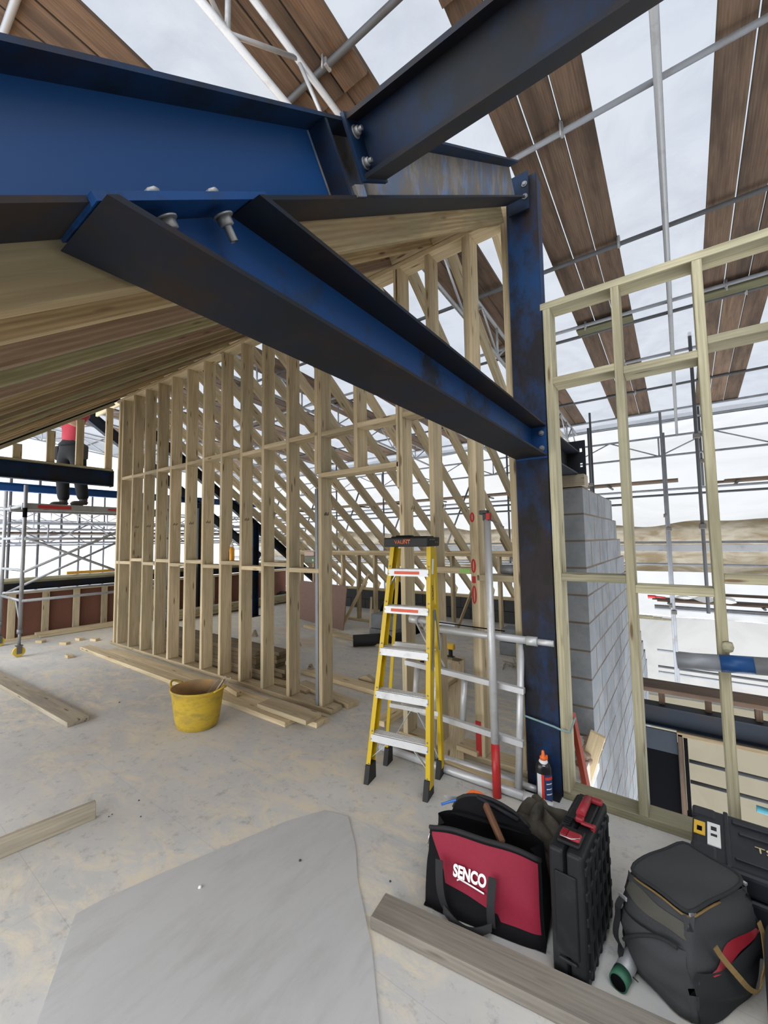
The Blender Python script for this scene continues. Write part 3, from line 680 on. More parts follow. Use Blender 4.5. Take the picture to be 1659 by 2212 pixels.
for y in (0, 3, 6, 9):
    tag(MB().tube([(-16.9, y, 1.81), (-10.4, y, 1.81)], .0242, 8).build('transom_tube', 'galv'), 'transom tube carrying the walkway beyond the low wall', 'scaffold tube', 'transoms beyond the gable')
# ------------------------------------------------------------------ left end: steel line, gable infill, low panelled wall
XG = -7.62
e = empty('steel_rafter_beam', (XG, 1, 2.8), 'dark steel rafter beam at the far left end of the pitched roof', 'steel beam')
MB().prism(ibeam_poly(.17, .1, .01, .007), Vector((XG - .02, -.9, rafz(-.9))) + rn * .075, X, rn, ru, 4.72).build('beam_section', 'darksteel', e)
e = empty('steel_tie_beam', (XG, 0, 2.56), 'dark blue level steel beam on the left, under the small timber triangle', 'steel beam')
MB().prism(ibeam_poly(.245, .12, .012, .008), (XG, -2.4, 2.68), X, Z, Y, 5.23).build('beam_section', 'bluedirty', e)
MB().box((XG, 2.838, 2.68), (.14, .014, .26)).build('end_plate', 'darksteel', e)
e = empty('steel_gable_beam', (-9.25, 0, 2.54), 'blue level steel beam furthest left, seen beyond the worker\'s legs', 'steel beam')
MB().prism(ibeam_poly(.14, .12, .012, .008), (-9.25, -2.4, 2.605), X, Z, Y, 10).build('beam_section', 'blueclean', e)
e = empty('steel_gable_rafter', (-9.25, 4.5, 3), 'dark steel rafter falling away beyond the worker at the left', 'steel beam')
a = Vector((-9.25, 2.6, 4.42)); d = Vector((0, 1, -.727)).normalized()
MB().prism(ibeam_poly(.2, .12, .012, .008), a, X, d.cross(X), d, 5.5).build('beam_section', 'darksteel', e)
gt = empty('gable_infill', (XG, 2, 2.8), 'small timber triangle of short studs between the left steel beams', 'stud wall')
timber('plate', (XG, .9, 2.822), (XG, 2.84, 2.822), .1, .04, 'frame', gt)
q = Vector((XG + .0, 0, 0))
timber('raking_plate', (XG + .03, .9, rafz(.9) - .035), (XG + .03, 2.82, rafz(2.82) - .035), .1, .045, 'frame', gt, up=rn)
for y in (1.20, 1.63, 2.01, 2.375, 2.78): timber('stud', (XG, y, 2.842), (XG, y, rafz(y) - .075), .1, .045, 'stud', gt, up=X)
def post(x, y, top, lab, mat):
    e = empty('steel_post', (x, y, 0), lab, 'steel post')
    MB().prism(ibeam_poly(.152, .152, .01, .008), (x, y, 0), X, Y, Z, top).build('post_section', mat, e)
    MB().box((x, y, .006), (.22, .22, .012)).build('base_plate', 'darksteel', e)
post(XG, 5.65, 2.02, 'dark blue steel post standing beyond the partition near the orange bottle', 'bluedirty')
post(-9.02, 5.2, 2.4, 'black steel post furthest back beyond the partition at left', 'darksteel')
e = empty('steel_hip_rafter', (XG, 5, 2), 'dark steel rafter under the lowest left edge of the open rafters', 'steel beam')
a = far_pt(XG - .02, 3.05, -.0); d = Vector((0, 1, FS)).normalized()
MB().prism(ibeam_poly(.16, .1, .01, .007), a - fn * .06, X, fn, d, 5.9).build('beam_section', 'darksteel', e)
# low panelled wall
XW = -9.25
M['panel'] = painted('brown_panel', (0.17, 0.075, 0.05), [((0.11, 0.05, 0.035), 0.5)], 1.2, .8, lo=.45, hi=.7)
lw = empty('low_wall', (XW, 3, 0), 'low wall of red-brown panels between short studs at the far left', 'wall')
MB().box((XW - .06, 2.6, .42), (.02, 10.8, .80)).build('panel', 'panel', lw)
timber('sole_plate', (XW, -2.8, .0225), (XW, 8, .0225), .1, .045, 'stud', lw); timber('top_plate', (XW, -2.8, .80), (XW, 8, .80), .1, .045, 'stud', lw)
for i in range(20): timber('stud', (XW, -2.6 + .46 * i, .045), (XW, -2.6 + .46 * i, .78), .1, .045, 'stud', lw, up=X)
MB().prism(ibeam_poly(.12, .12, .012, .008), (XW, -2.8, .90), X, Z, Y, 10.8).build('eaves_beam', 'darksteel', lw)
for k, (dx, z) in enumerate([(0, .985), (.06, 1.03)]):
    timber('wall_plate', (XW + dx - .03, -2.8, z), (XW + dx - .03, 8, z), .14, .045, 'frame', lw)
for k, (y0_, z, x) in enumerate([(2.35, .03, -9.12), (2.3, .075, -9.13), (4.1, .03, -8.75)]):
    tag(timber('spare_timber', (x, y0_, z), (x + .05, y0_ + 3.0, z), .09, .045, 'stud'), ['lower of two timbers stacked along the foot of the red-brown panels', 'upper of two timbers stacked along the foot of the red-brown panels', 'single timber lying on the floor in front of the stacked pair at far left'][k], 'timber')
M['orange'] = plain('orange_level', (0.62, 0.33, 0.04), .5)
tag(MB().box((XW + .0, 3.4, 1.085), (.03, 1.3, .055), bev=.004).build('spirit_level', 'orange'), 'yellow-orange spirit level lying along the left wall plate', 'spirit level')

# ------------------------------------------------------------------ mobile tower on castors
tx0, tx1, ty0, ty1 = -8.95, -7.86, 1.80, 3.9
tw = empty('scaffold_tower', ((tx0 + tx1) / 2, ty0, 0), 'aluminium mobile scaffold tower on yellow castors at the far left', 'scaffold tower')
M['castor'] = plain('yellow_castor', (0.62, 0.45, 0.06), .5)
for x in (tx0, tx1):
    for y in (ty0, ty1):
        MB().tube([(x, y, .38), (x, y, 2.5)], .0254, 14).build('upright', 'alu', tw)
        m = MB(); m.tube([(x, y, .16), (x, y, .42)], .019, 12); m.tube([(x, y, .33), (x, y, .39)], .034, 14); m.build('adjustable_leg', 'galv', tw)
        m = MB(); m.tube([(x - .02, y, .075), (x + .02, y, .075)], .072, 20); w = m.build('castor', 'castor', tw)
        m = MB(); m.box((x - .032, y, .1), (.006, .06, .11)); m.box((x + .032, y, .1), (.006, .06, .11)); m.box((x, y, .158), (.08, .08, .012)); m.build('castor_fork', 'coupler', tw)
for y in (ty0, ty1):
    for z in (.8, 1.24, 1.72, 2.2): MB().tube([(tx0, y, z), (tx1, y, z)], .021, 10).build('rung', 'alu', tw)
    MB().tube([(tx1, y, .45), (tx1 - .25, y, .78)], .012, 8).build('stay', 'alu', tw)
def br(x, y0_, z0_, y1_, z1_):
    MB().tube([(x, y0_, z0_), (x, y1_, z1_)], .021, 10).build('brace', 'alu', tw)
br(tx1 + .05, ty0, .80, ty1, .80); br(tx0 + .05, ty0, .84, ty1, .84); br(tx1 + .05, ty0, 1.70, ty1, 1.70)
br(tx1 + .05, ty0, 1.72, ty1, .75); br(tx1 + .07, ty0, 1.22, ty1, 2.25); br(tx0 - .05, ty0, .8, ty1, 1.85)
m = MB(); m.box(((tx0 + tx1) / 2 + .1, (ty0 + ty1) / 2, 2.215), (.62, 2.1, .02)); o = m.build('deck', 'dusty', tw)
m = MB(); m.box((tx1 - .06, (ty0 + ty1) / 2, 2.19), (.035, 2.15, .10)); m.box((tx1 - .70, (ty0 + ty1) / 2, 2.19), (.035, 2.15, .10)); m.build('deck_side_beam', 'alu', tw)
m = MB(); m.box((tx1 - .039, 2.17, 2.19), (.004, .42, .05)); m.build('red_label', 'red', tw)
m = MB(); m.box((tx1 - .039, 2.98, 2.19), (.004, .16, .03)); m.build('red_label', 'red', tw)
m = MB(); m.tube([(tx1, ty0, 2.02), (tx1, ty0, 2.16)], .0275, 14); m.build('dark_label', 'black', tw)
for k in range(2):
    tag(MB().tube([(tx0 - .12 - .07 * k, 1.72, 2.0), (tx0 - .10 - .07 * k, 1.72, 2.45)], .022, 10).build('spare_tube', 'alu', tw), 'short spare tube')

# ------------------------------------------------------------------ worker standing on the tower deck
M['shirt'] = plain('red_shirt_cloth', (0.30, 0.02, 0.035), .85); M['trouser'] = plain('black_work_trousers', (0.006, 0.006, 0.007), .95)
M['skin'] = plain('skin', (0.48, 0.28, 0.19), .55); M['hair'] = plain('dark_hair', (0.04, 0.025, 0.015), .8); M['boot'] = plain('dark_boot', (0.05, 0.045, 0.04), .7)
def skinned(name, mat, verts, edges, parent, root=0, sub=2):
    """verts: (x, y, z, rx, ry)"""
    me = bpy.data.meshes.new(name); me.from_pydata([v[:3] for v in verts], edges, [])
    o = bpy.data.objects.new(name, me); COL.objects.link(o)
    md = o.modifiers.new('skin', 'SKIN'); md.use_smooth_shade = True
    for i, v in enumerate(verts):
        sv = me.skin_vertices[0].data[i]; sv.radius = (v[3], v[4] if len(v) > 4 else v[3]); sv.use_root = (i == root)
    s2 = o.modifiers.new('sub', 'SUBSURF'); s2.levels = sub; s2.render_levels = sub
    me.materials.append(M[mat]); o.parent = parent; return o
P = empty('person', (-8.42, 2.52, 2.228), 'worker in red shirt, black trousers and tool belt standing on the tower deck', 'person', rz=math.radians(205))
body = [(0, 0, .96, .12, .08), (0, 0, 1.10, .11, .075), (0, 0, 1.30, .16, .11), (0, 0, 1.44, .15, .10), (0, 0, 1.52, .06, .06), (0, .01, 1.60, .065, .07), (0, .015, 1.70, .085, .10), (0, .01, 1.78, .06, .08),
        (.20, 0, 1.44, .055, .055), (.25, .16, 1.22, .042, .042), (.16, .38, 1.30, .033, .033), (.14, .46, 1.34, .03, .022),
        (-.20, 0, 1.44, .055, .055), (-.25, .16, 1.22, .042, .042), (-.16, .38, 1.30, .033, .033), (-.14, .46, 1.34, .03, .022),
        (.10, 0, .88, .10, .10), (.12, .03, .50, .065, .07), (.13, -.02, .10, .042, .045), (-.10, 0, .88, .10, .10), (-.17, .02, .50, .065, .07), (-.20, -.04, .10, .042, .045)]
ed = [(0, 1), (1, 2), (2, 3), (3, 4), (4, 5), (5, 6), (6, 7), (3, 8), (8, 9), (9, 10), (10, 11), (3, 12), (12, 13), (13, 14), (14, 15), (0, 16), (16, 17), (17, 18), (0, 19), (19, 20), (20, 21)]
skinned('body', 'skin', body, ed, P)
skinned('trousers', 'trouser', [(0, 0, 1.10, .158, .122), (0, 0, .90, .165, .13), (.10, 0, .82, .12, .12), (.125, .03, .50, .088, .092), (.13, -.01, .10, .075, .08), (-.10, 0, .82, .12, .12), (-.165, .02, .50, .088, .092), (-.20, -.03, .10, .075, .08)],
        [(0, 1), (1, 2), (2, 3), (3, 4), (1, 5), (5, 6), (6, 7)], P)
skinned('shirt', 'shirt', [(0, 0, .96, .178, .14), (0, 0, 1.12, .15, .115), (0, 0, 1.32, .175, .125), (0, 0, 1.45, .16, .105), (.20, 0, 1.44, .075, .075), (.245, .14, 1.26, .06, .06), (-.20, 0, 1.44, .075, .075), (-.245, .14, 1.26, .06, .06)],
        [(0, 1), (1, 2), (2, 3), (3, 4), (4, 5), (3, 6), (6, 7)], P)
for sx, y in ((.13, 0), (-.20, -.02)):
    m = MB(); m.grid(lambda u, v, sx=sx, y=y: Vector((sx + .05 * math.cos(2 * math.pi * u) * math.sin(math.pi * min(1, v + .05)), y + .05 + .14 * math.cos(math.pi * v), .05 + .05 * math.sin(2 * math.pi * u) * math.sin(math.pi * min(1, v + .05)) + .03 * (v > .5))), 14, 10)
    m.tube([(sx, y, .05), (sx, y - .01, .17)], [.055, .05], 12); m.build('boot', 'boot', P, True)
m = MB(); m.tube([(.17 * math.cos(t / 10 * 2 * math.pi), .135 * math.sin(t / 10 * 2 * math.pi), .97) for t in range(11)], .024, 8); m.build('tool_belt', 'trouser', P, True)
for a_, mt in ((.0, 'trouser'), (3.0, 'boot')):
    m = MB(); m.box((.20 * math.cos(a_), .15 * math.sin(a_), .85), (.09, .16, .22), bev=.02); m.build('tool_pouch', mt, P, True)
m = MB(); m.tube([(.21, 0, .93), (.25, -.02, .62)], .012, 8); m.box((.25, -.02, .6), (.03, .10, .03)); m.build('belt_hammer', 'bolt', P, True)
m = MB(); m.lathe([(.001, 1.83), (.06, 1.815), (.092, 1.77), (.098, 1.71), (.085, 1.66)], (0, -.005, 0), 20, None, .92, 1.1); m.build('hair', 'hair', P, True)
m = MB(); m.tube([(0, .10, 1.70), (0, .125, 1.675)], [.008, .014], 8); m.build('nose', 'skin', P, True)
m = MB(); m.box((0, .10, 1.645), (.045, .012, .008), bev=.003); m.build('mouth', 'red', P, True)
for sx in (-1, 1):
    m = MB(); m.lathe([(.001, -.009), (.009, 0), (.001, .009)], (sx * .03, .098, 1.705), 10); m.build('eye', 'whitecloth', P, True)
    m = MB(); m.lathe([(.001, -.03), (.02, -.01), (.018, .015), (.001, .028)], (sx * .088, .0, 1.69), 10, None, .5, 1); m.build('ear', 'skin', P, True)
    hx = .14 * sx; hy = .49; hz = 1.345
    for k in range(4):
        o = MB().tube([(hx - .03 + .02 * k, hy, hz), (hx - .03 + .02 * k, hy + .04, hz - .01), (hx - .03 + .02 * k, hy + .055 - abs(k - 1.5) * .006, hz - .035)], [.009, .008, .007], 8).build('finger', 'skin', P, True)
    MB().tube([(hx + sx * .03, hy - .02, hz), (hx + sx * .05, hy + .02, hz - .01), (hx + sx * .045, hy + .04, hz - .025)], [.011, .009, .008], 8).build('thumb', 'skin', P, True)

P.scale = (1.15, 1.15, 1.12)
# ------------------------------------------------------------------ fibreglass stepladder
M['fibre'] = plain('yellow_fibreglass', (0.62, 0.42, 0.006), .45, var=.06)
M['rubber'] = plain('black_rubber', (0.010, 0.010, 0.010), .6); M['tread'] = painted('aluminium_tread', (0.70, 0.70, 0.70), [((0.40, 0.38, 0.36), 0.6)], 12, .45, .25, lo=.52, hi=.66)
M['orangetext'] = plain('orange_print', (0.75, 0.16, 0.03), .5); M['orangestick'] = plain('orange_sticker', (0.68, 0.10, 0.04), .5)
M['white'] = plain('white_print', (0.85, 0.85, 0.85), .5, var=.02); M['stay'] = plain('zinc_stay', (0.62, 0.66, 0.68), .35, .5)
fl = Vector((-1.79, 2.215, 0)); frt = Vector((-1.34, 2.285, 0))
lang = math.atan2(frt.y - fl.y, frt.x - fl.x)
LD = empty('stepladder', (fl + frt) / 2, 'yellow fibreglass stepladder with a black cap and silver treads', 'stepladder', rz=lang)
LH = 1.60; wb, wt = .225, .145; fy0, fy1 = 0.0, .115; ry0, ry1 = .26, .21
def fx(z): return wb + (wt - wb) * z / LH
def fyy(z): return fy0 + (fy1 - fy0) * z / LH
def ryy(z): return ry0 + (ry1 - ry0) * z / LH
for sx in (-1, 1):
    a, b_ = Vector((sx * wb, fy0, .06)), Vector((sx * wt, fy1, 1.56))
    m = MB(); F = frame(b_ - a, Y); ax = (b_ - a).normalized(); L = (b_ - a).length
    side = X * sx; dp = Y
    poly = [(-.004, 0), (.026, 0), (.026, .004), (.002, .004), (.002, .068), (.026, .068), (.026, .072), (-.004, .072)]
    m.prism(poly, a, -side, dp, ax, L); r_ = m.build('front_rail', 'fibre', LD, True)
    m = MB()
    for z in (.12, .28, .33, .56, .61, .84, .9, 1.13, 1.18, 1.37, 1.42): m.lathe([(.006, 0), (.005, .004)], (sx * (fx(z) - .012), fyy(z) - .004, z), 8, Matrix(((1, 0, 0), (0, 0, -1), (0, 1, 0))))
    m.build('rivets', 'bolt', r_, True)
    a2, b2 = Vector((sx * (wb - .012), ry0, .06)), Vector((sx * (wt - .012), ry1, 1.54))
    m = MB(); m.prism([(-.004, 0), (.02, 0), (.02, .004), (.0, .004), (.0, .05), (-.004, .05)], a2, -side, dp, (b2 - a2).normalized(), (b2 - a2).length); m.build('rear_rail', 'fibre', LD, True)
    for (xx, yy, n_) in ((wb, fy0, .085), (wb - .012, ry0 - .004, .065)):
        m = MB(); m.prism([(-.025, 0), (n_ + .002, 0), (n_ - .01, .115), (-.008, .115)], (sx * xx - sx * .034 if sx > 0 else sx * xx, yy, 0), Y, Z, X, .034); m.build('foot', 'rubber', LD, True)
for z in (.28, .56, .84, 1.12, 1.37):
    w = fx(z) - .01; y = fyy(z)
    m = MB(); m.box((0, y + .035, z + .028), (2 * w, .078, .006)); m.box((0, y - .004, z + .008), (2 * w, .006, .046)); m.box((0, y + .072, z + .012), (2 * w, .005, .03))
    for k in range(5): m.box((0, y + .008 + k * .014, z + .0325), (2 * w, .005, .003))
    t_ = m.build('tread', 'tread', LD, True)
    if z > 1: MB().box((-.01, y - .008, z + .008), (w * 1.25, .002, .02)).build('orange_label', 'orangestick', t_, True)
    if z > .9 or z < .3:
        for sx in (-1, 1):
            m = MB(); m.bar((sx * (w + .002), y + .02, z - (.085 if z > 1.2 else .13 if z < .3 else 0.02)), (sx * (w - (.06 if z > 1.2 else .15)), y + .03, z + .02), .004, .02, Y); m.build('tread_brace', 'stay', LD, True)
for z in (.42, .86): 
    m = MB(); m.box((0, ryy(z) + .01, z), (2 * (fx(z) - .02), .02, .028)); m.build('rear_crossbar', 'tread', LD, True)
for sx in (-1, 1):
    m = MB(); m.bar((sx * (fx(.1) - .03), ry0 + .02, .12), (sx * .02, ry0 + .01, .41), .004, .02, Y); m.build('rear_brace', 'stay', LD, True)
m = MB(); m.box((0, .145, 1.585), (2 * wt + .03, .23, .062), bev=.008, seg=2); m.box((0, .15, 1.618), (2 * wt - .02, .12, .012), bev=.004); m.box((-.08, .2, 1.626), (.12, .05, .012), bev=.004)
cp = m.build('top_cap', 'rubber', LD, True)
m = MB()
for k in range(5): m.lathe([(.005, 0), (.004, .003)], (wt + .016, .07 + .035 * k, 1.60 - .018 * (k > 2)), 8, Matrix(((0, 0, 1), (0, 1, 0), (-1, 0, 0))))
m.build('rivets', 'bolt', cp, True)
for sx in (-1, 1):
    m = MB(); m.bar((sx * (fx(1.1) + .008), fyy(1.1) + .06, 1.12), (sx * (fx(.75) + .012), fyy(.75) + .03, .76), .004, .014, Y); m.bar((sx * (fx(1.1) + .012), fyy(1.1) + .07, 1.12), (sx * (fx(.85) + .012), ryy(.85) - .02, .86), .004, .014, Y)
    m.box((sx * (fx(1.1) + .01), fyy(1.1) + .06, 1.1), (.006, .03, .07)); m.build('spreader', 'galv', LD, True)
def text(s, name, mat, parent, loc, rot, size, ext=.0008, local=True, off=0.0):
    cu = bpy.data.curves.new(name, 'FONT'); cu.body = s; cu.size = size; cu.extrude = ext; cu.align_x = 'CENTER'; cu.align_y = 'CENTER'; cu.offset = off
    tmp = bpy.data.objects.new(name, cu); COL.objects.link(tmp); bpy.context.view_layer.update()
    me = bpy.data.meshes.new_from_object(tmp.evaluated_get(bpy.context.evaluated_depsgraph_get())); bpy.data.objects.remove(tmp)
    me.materials.clear(); me.materials.append(M[mat]); o = bpy.data.objects.new(name, me); COL.objects.link(o); o.parent = parent; o.location = loc; o.rotation_euler = rot; return o
text('VAUNT', 'printed_logo', 'orangetext', cp, (-.02, .0285, 1.585), (math.pi / 2, 0, 0), .034)
m = MB(); m.box((.012, .029, 1.600), (.05, .0012, .003)); m.build('logo_arc', 'orangetext', cp, True)
text('VAUNT', 'printed_logo', 'rubber', LD, (fx(1.25) + .0052, fyy(1.25) + .04, 1.25), (math.pi / 2, -math.pi / 2 - .04, math.pi / 2), .03)
MB().box((fx(1.42) + .0048, fyy(1.42) + .035, 1.42), (.0012, .035, .10)).build('white_label', 'white', LD, True)

for ch in list(LD.children_recursive):
    if ch.name.startswith('printed_logo') : continue
    for v in ch.data.vertices: v.co.x += .052 * v.co.z
for ch in LD.children_recursive:
    if ch.name.startswith('printed_logo'): ch.location.x += .052 * ch.location.z
# ------------------------------------------------------------------ aluminium tower end frame lying on its side against the studs
EF = empty('tower_end_frame', (-1.4, 2.55, 0), 'silver aluminium tower end frame standing on its side behind the stepladder', 'scaffold frame')
def ep(x, z): return Vector((x, 2.60 + .17 * z / .95, z))
def et(name, a, b, r, mat='alubright', seg=14): return MB().tube([a, b], r, seg).build(name, mat, EF)
et('long_tube', ep(-1.95, .03), ep(-.80, .03), .0254); et('spigot', ep(-.80, .03), ep(-.69, .03), .02); et('collar', ep(-.86, .03), ep(-.79, .03), .03)
et('long_tube', ep(-1.62, .93), ep(-.80, .93), .0254); et('spigot', ep(-.80, .93), ep(-.69, .93), .02); et('collar', ep(-.86, .93), ep(-.79, .93), .03)
et('long_tube', ep(-1.80, .97) + Y * .06, ep(-1.40, .95) + Y * .06, .0254); et('collar', ep(-1.80, .97) + Y * .06, ep(-1.72, .965) + Y * .06, .033)
for z in (.64, .335):
    m = MB(); m.bar(ep(-1.78, z + .02), ep(-.87, z - .02), .035, .035); m.build('cross_rail', 'alubright', EF)
for x, z0, z1 in ((-.905, .03, .93), (-1.30, .335, .63), (-1.69, .335, .66), (-1.52, .03, .93)): et('strut', ep(x, z0) + Y * .03, ep(x, z1) + Y * .03, .022)
for dx in (0, .05): et('diagonal_stay', ep(-1.74 + dx, .95) + Y * .05, ep(-1.52 + dx, .66) + Y * .05, .009)
m = MB(); m.tube([ep(-1.5, .975) + Vector((0, -.02, .008)), ep(-1.0, .968) + Vector((0, -.022, .008))], .004, 6); m.build('handwritten_mark', 'black', EF)
EF2 = empty('tower_end_frame', (-1.4, 2.74, 0), 'second aluminium frame tube lying on the floor just behind the first frame', 'scaffold tube')
MB().tube([(-2.0, 2.72, .03), (-.92, 2.72, .03)], .0254, 14).build('long_tube', 'alubright', EF2); MB().tube([(-.92, 2.72, .03), (-.80, 2.72, .03)], .02, 12).build('spigot', 'alubright', EF2)
PR = empty('steel_prop', (-1.04, 2.36, 0), 'tall silver pole with a red painted foot leaning in front of the end frame', 'prop')
a, b_ = onZ(1074, 1722, .0), None; a = Vector((a.x, a.y, 0)); b_ = onY(1052, 1122, 2.80)
ab = b_ - a
MB().tube([a + ab * .17, b_], .0254, 16).build('pole', 'alubright', PR); MB().tube([a, a + ab * .172], .0262, 16).build('red_foot', 'red', PR)
m = MB(); m.box(b_ + Z * .02, (.05, .05, .06), bev=.006); m.box(b_ + Vector((-.02, 0, .05)), (.06, .05, .03), bev=.004); m.build('hook_head', 'galvdark', PR)
m = MB(); m.box(b_ + Vector((.015, -.01, .02)), (.03, .04, .05), bev=.004); m.build('red_latch', 'red', PR)
MB().tube([b_ + Vector((.02, 0, .0)), b_ + Vector((.12, .0, -.06))], .006, 8).build('latch_rod', 'galv', PR)
# ------------------------------------------------------------------ big painted tube strapped to the third stud
bt = empty('painted_tube', (.2, 2.72, .9), 'big grey tube with a blue painted band across the third stud of the right frame', 'scaffold tube')
a = onY(1462, 1426, 2.71); b_ = onY(1659, 1440, 2.71); d = (b_ - a)
MB().tube([a, a + d * .5], .042, 20).build('grey_end', 'galv', bt); MB().tube([a + d * .5, a + d * .86], .0425, 20).build('blue_band', 'blueclean', bt); MB().tube([a + d * .86, a + d * 3], .042, 20).build('grey_length', 'galv', bt)
m = MB(); k = onY(1572, 1398, 2.745); m.lathe([(.001, .03), (.02, .025), (.026, .0), (.02, -.02), (.001, -.03)], k, 14); m.build('clamp_knob', 'frame', bt)

# ------------------------------------------------------------------ yellow flexible tub
M['tub'] = painted('yellow_tub_plastic', (0.50, 0.34, 0.035), [((0.32, 0.22, 0.06), 0.7), ((0.20, 0.17, 0.05), 0.7)], 6, .55, lo=.48, hi=.66, stretch=(1, 1, 2.5))
M['tubin'] = painted('dusty_tub_inside', (0.50, 0.30, 0.10), [((0.28, 0.20, 0.14), 0.8)], 5, .8, lo=.42, hi=.6)
tb = empty('flexible_tub', (-3.55, 2.05, 0), 'round yellow flexible bucket with loop handles, holding wood offcuts', 'bucket', rz=.3)
m = MB(); prof = [(.155, 0), (.165, .006), (.18, .06), (.192, .14), (.202, .22), (.212, .30), (.222, .312), (.224, .326), (.217, .33)]
m.lathe(prof, (0, 0, 0), 40, None, 1.08, .92)
fc = [f for f in m.b.faces if len(f.verts) > 8 and f.calc_center_median().z > .3]
bmesh.ops.delete(m.b, geom=fc, context='FACES'); m.build('outer_wall', 'tub', tb, True)
m = MB(); m.lathe([(.001, .012), (.15, .012), (.172, .06), (.195, .22), (.211, .325), (.217, .33)], (0, 0, 0), 40, None, 1.08, .92)
fc = [f for f in m.b.faces if len(f.verts) > 8]; bmesh.ops.delete(m.b, geom=fc, context='FACES'); m.build('inner_wall', 'tubin', tb, True)
for sg in (-1, 1):
    pts = [Vector((sg * (.235 + .05 * math.sin(math.pi * t / 10)), -.07 + .14 * t / 10, .325 + .03 * math.sin(math.pi * t / 10))) for t in range(11)]
    MB().tube(pts, .010, 8, flat=.8).build('handle', 'tub', tb, True)
for k, (a, b_) in enumerate([((-.02, .0, .02), (.26, .12, .40)), ((.0, -.05, .02), (.22, .10, .41)), ((-.05, .06, .02), (.24, .05, .395)), ((-.12, -.02, .02), (.10, .16, .36))]):
    c0 = tb.matrix_basis
    R_ = Matrix.Rotation(.3, 3, 'Z'); A_ = R_ @ Vector(a) + tb.location; B_ = R_ @ Vector(b_) + tb.location
    tag(timber('wood_offcut', A_, B_, .028, .012, 'dusty', bev=.001), 'thin grey offcut stick poking out of the yellow bucket', 'offcut', 'offcut sticks in the bucket')

M['greyboard'] = wood('grey_dusty_timber', (0.37, 0.335, 0.28), (0.26, 0.23, 0.19), (0.16, 0.14, 0.12), stainamt=.7, knot=(0.12, 0.10, 0.09))
# ------------------------------------------------------------------ boards and scraps on the floor
def flat_board(name, A, B, w, t, mat, lab, z=0.0, side=1, cat='board', bev=.004):
    A = onZ(*A, z + t); B = onZ(*B, z + t); d = (B - A); n = Vector((-d.y, d.x, 0)).normalized() * side * w / 2
    A = A + n; B = B + n
    return tag(timber(name, (A.x, A.y, z + t / 2 + .001), (B.x, B.y, z + t / 2 + .001), w, t, mat, bev=bev), lab, cat)
flat_board('floor_board', (145, 1562), (-330, 1290), .17, .04, 'dusty', 'wide dusty board lying on the floor at the left, left of the bucket', side=-1)
A_ = onZ(799, 1980, .05); B_ = onZ(1223, 2212, .05); dv = (B_ - A_).normalized(); nv = Vector((-dv.y, dv.x, 0))
A_ = Vector((-1.126, 1.415, 0)); dv = Vector((.985, .125, 0)).normalized(); nv = Vector((-dv.y, dv.x, 0)); q0 = A_ + nv * .068; q1 = q0 + dv * 2.4
tag(timber('foreground_board', (q0.x, q0.y, .0255), (q1.x, q1.y, .0255), .137, .05, 'greyboard', bev=.005), 'long dusty grey timber in the foreground, running past the bags to the bottom right', 'board')
# thin board on edge, left foreground
a = onZ(208, 1770, .0); b_ = onZ(0, 1858, 0); dd = (b_ - a).normalized()
tag(timber('edge_board', (a.x - .02, a.y, .05), (a.x - .02 + dd.x * 1.3, a.y + dd.y * 1.3, .05), .03, .098, 'dusty', bev=.002), 'short board standing on edge in sawdust at the lower left', 'board')
M['foam'] = plain('cream_foam', (0.60, 0.52, 0.40), .9)
m = MB(); random.seed(3)
a = onZ(85, 1812, .0); b_ = onZ(150, 1785, .0)
for k in range(12):
    t = k / 11; c = a.lerp(b_, t) + Vector((random.uniform(-.012, .012), random.uniform(-.02, .01), .012))
    r = random.uniform(.010, .02); m.lathe([(.001, -r * .7), (r, -r * .2), (r * .9, r * .4), (.001, r * .8)], c, 8)
tag(m.build('foam_bead', 'foam'), 'lumpy cream bead of expanding foam on the board on edge', 'foam')
# thin sheet on the floor
M['gsheet'] = painted('grey_cover_sheet', (0.50, 0.50, 0.495), [((0.41, 0.41, 0.40), 0.6), ((0.34, 0.335, 0.32), 0.45)], 2.6, .8, lo=.48, hi=.72, stretch=(3.2, .9, 1))
poly = [(60, 2300), (81, 2210), (163, 1977), (222, 1945), (345, 1890), (499, 1825), (620, 1775), (700, 1752), (752, 1765), (768, 1830), (773, 1906), (803, 2047), (819, 2212), (830, 2400)]
pp = [onZ(x, y, .0) for x, y in poly]
m = MB(); m.prism([(p.x, p.y) for p in pp], (0, 0, .0005), X, Y, Z, .004); tag(m.build('floor_sheet', 'gsheet'), 'large thin pale grey sheet lying flat on the floor in the left foreground', 'sheet')
# short board and packers at the partition foot
tag(timber('short_board', (-3.32, 2.60, .066), (-2.66, 2.60, .066), .19, .040, 'stud'), 'short wide board on top of the long timbers at the near end of the partition', 'board')
flat_board('offcut_block', (470, 1470), (511, 1496), .06, .045, 'fresh', 'small timber offcut on the long timbers just right of the bucket', z=.045, side=1)
flat_board('offcut_plank', (640, 1475), (752, 1522), .13, .045, 'fresh', 'stubby pale timber on the floor behind the doubled stud, by the doorway', side=1)
flat_board('offcut_plank', (560, 1465), (660, 1492), .11, .04, 'fresh', 'pale offcut on the floor just behind the last narrow stud', side=1)
flat_board('long_plank', (650, 1448), (835, 1500), .16, .045, 'fresh', 'long pale plank on the floor behind the stepladder and the doorway', side=1)
flat_board('long_plank', (700, 1365), (990, 1430), .14, .045, 'stud', 'long timber on the far floor, running behind the stepladder', side=1)
flat_board('plank', (655, 1350), (740, 1372), .14, .045, 'fresh', 'short timber near the foot of the brown panel', side=1)
flat_board('plank', (1002, 1640), (1003, 1420), .16, .045, 'fresh', 'pale board lying on the floor between the doorway studs, pointing away', side=1)
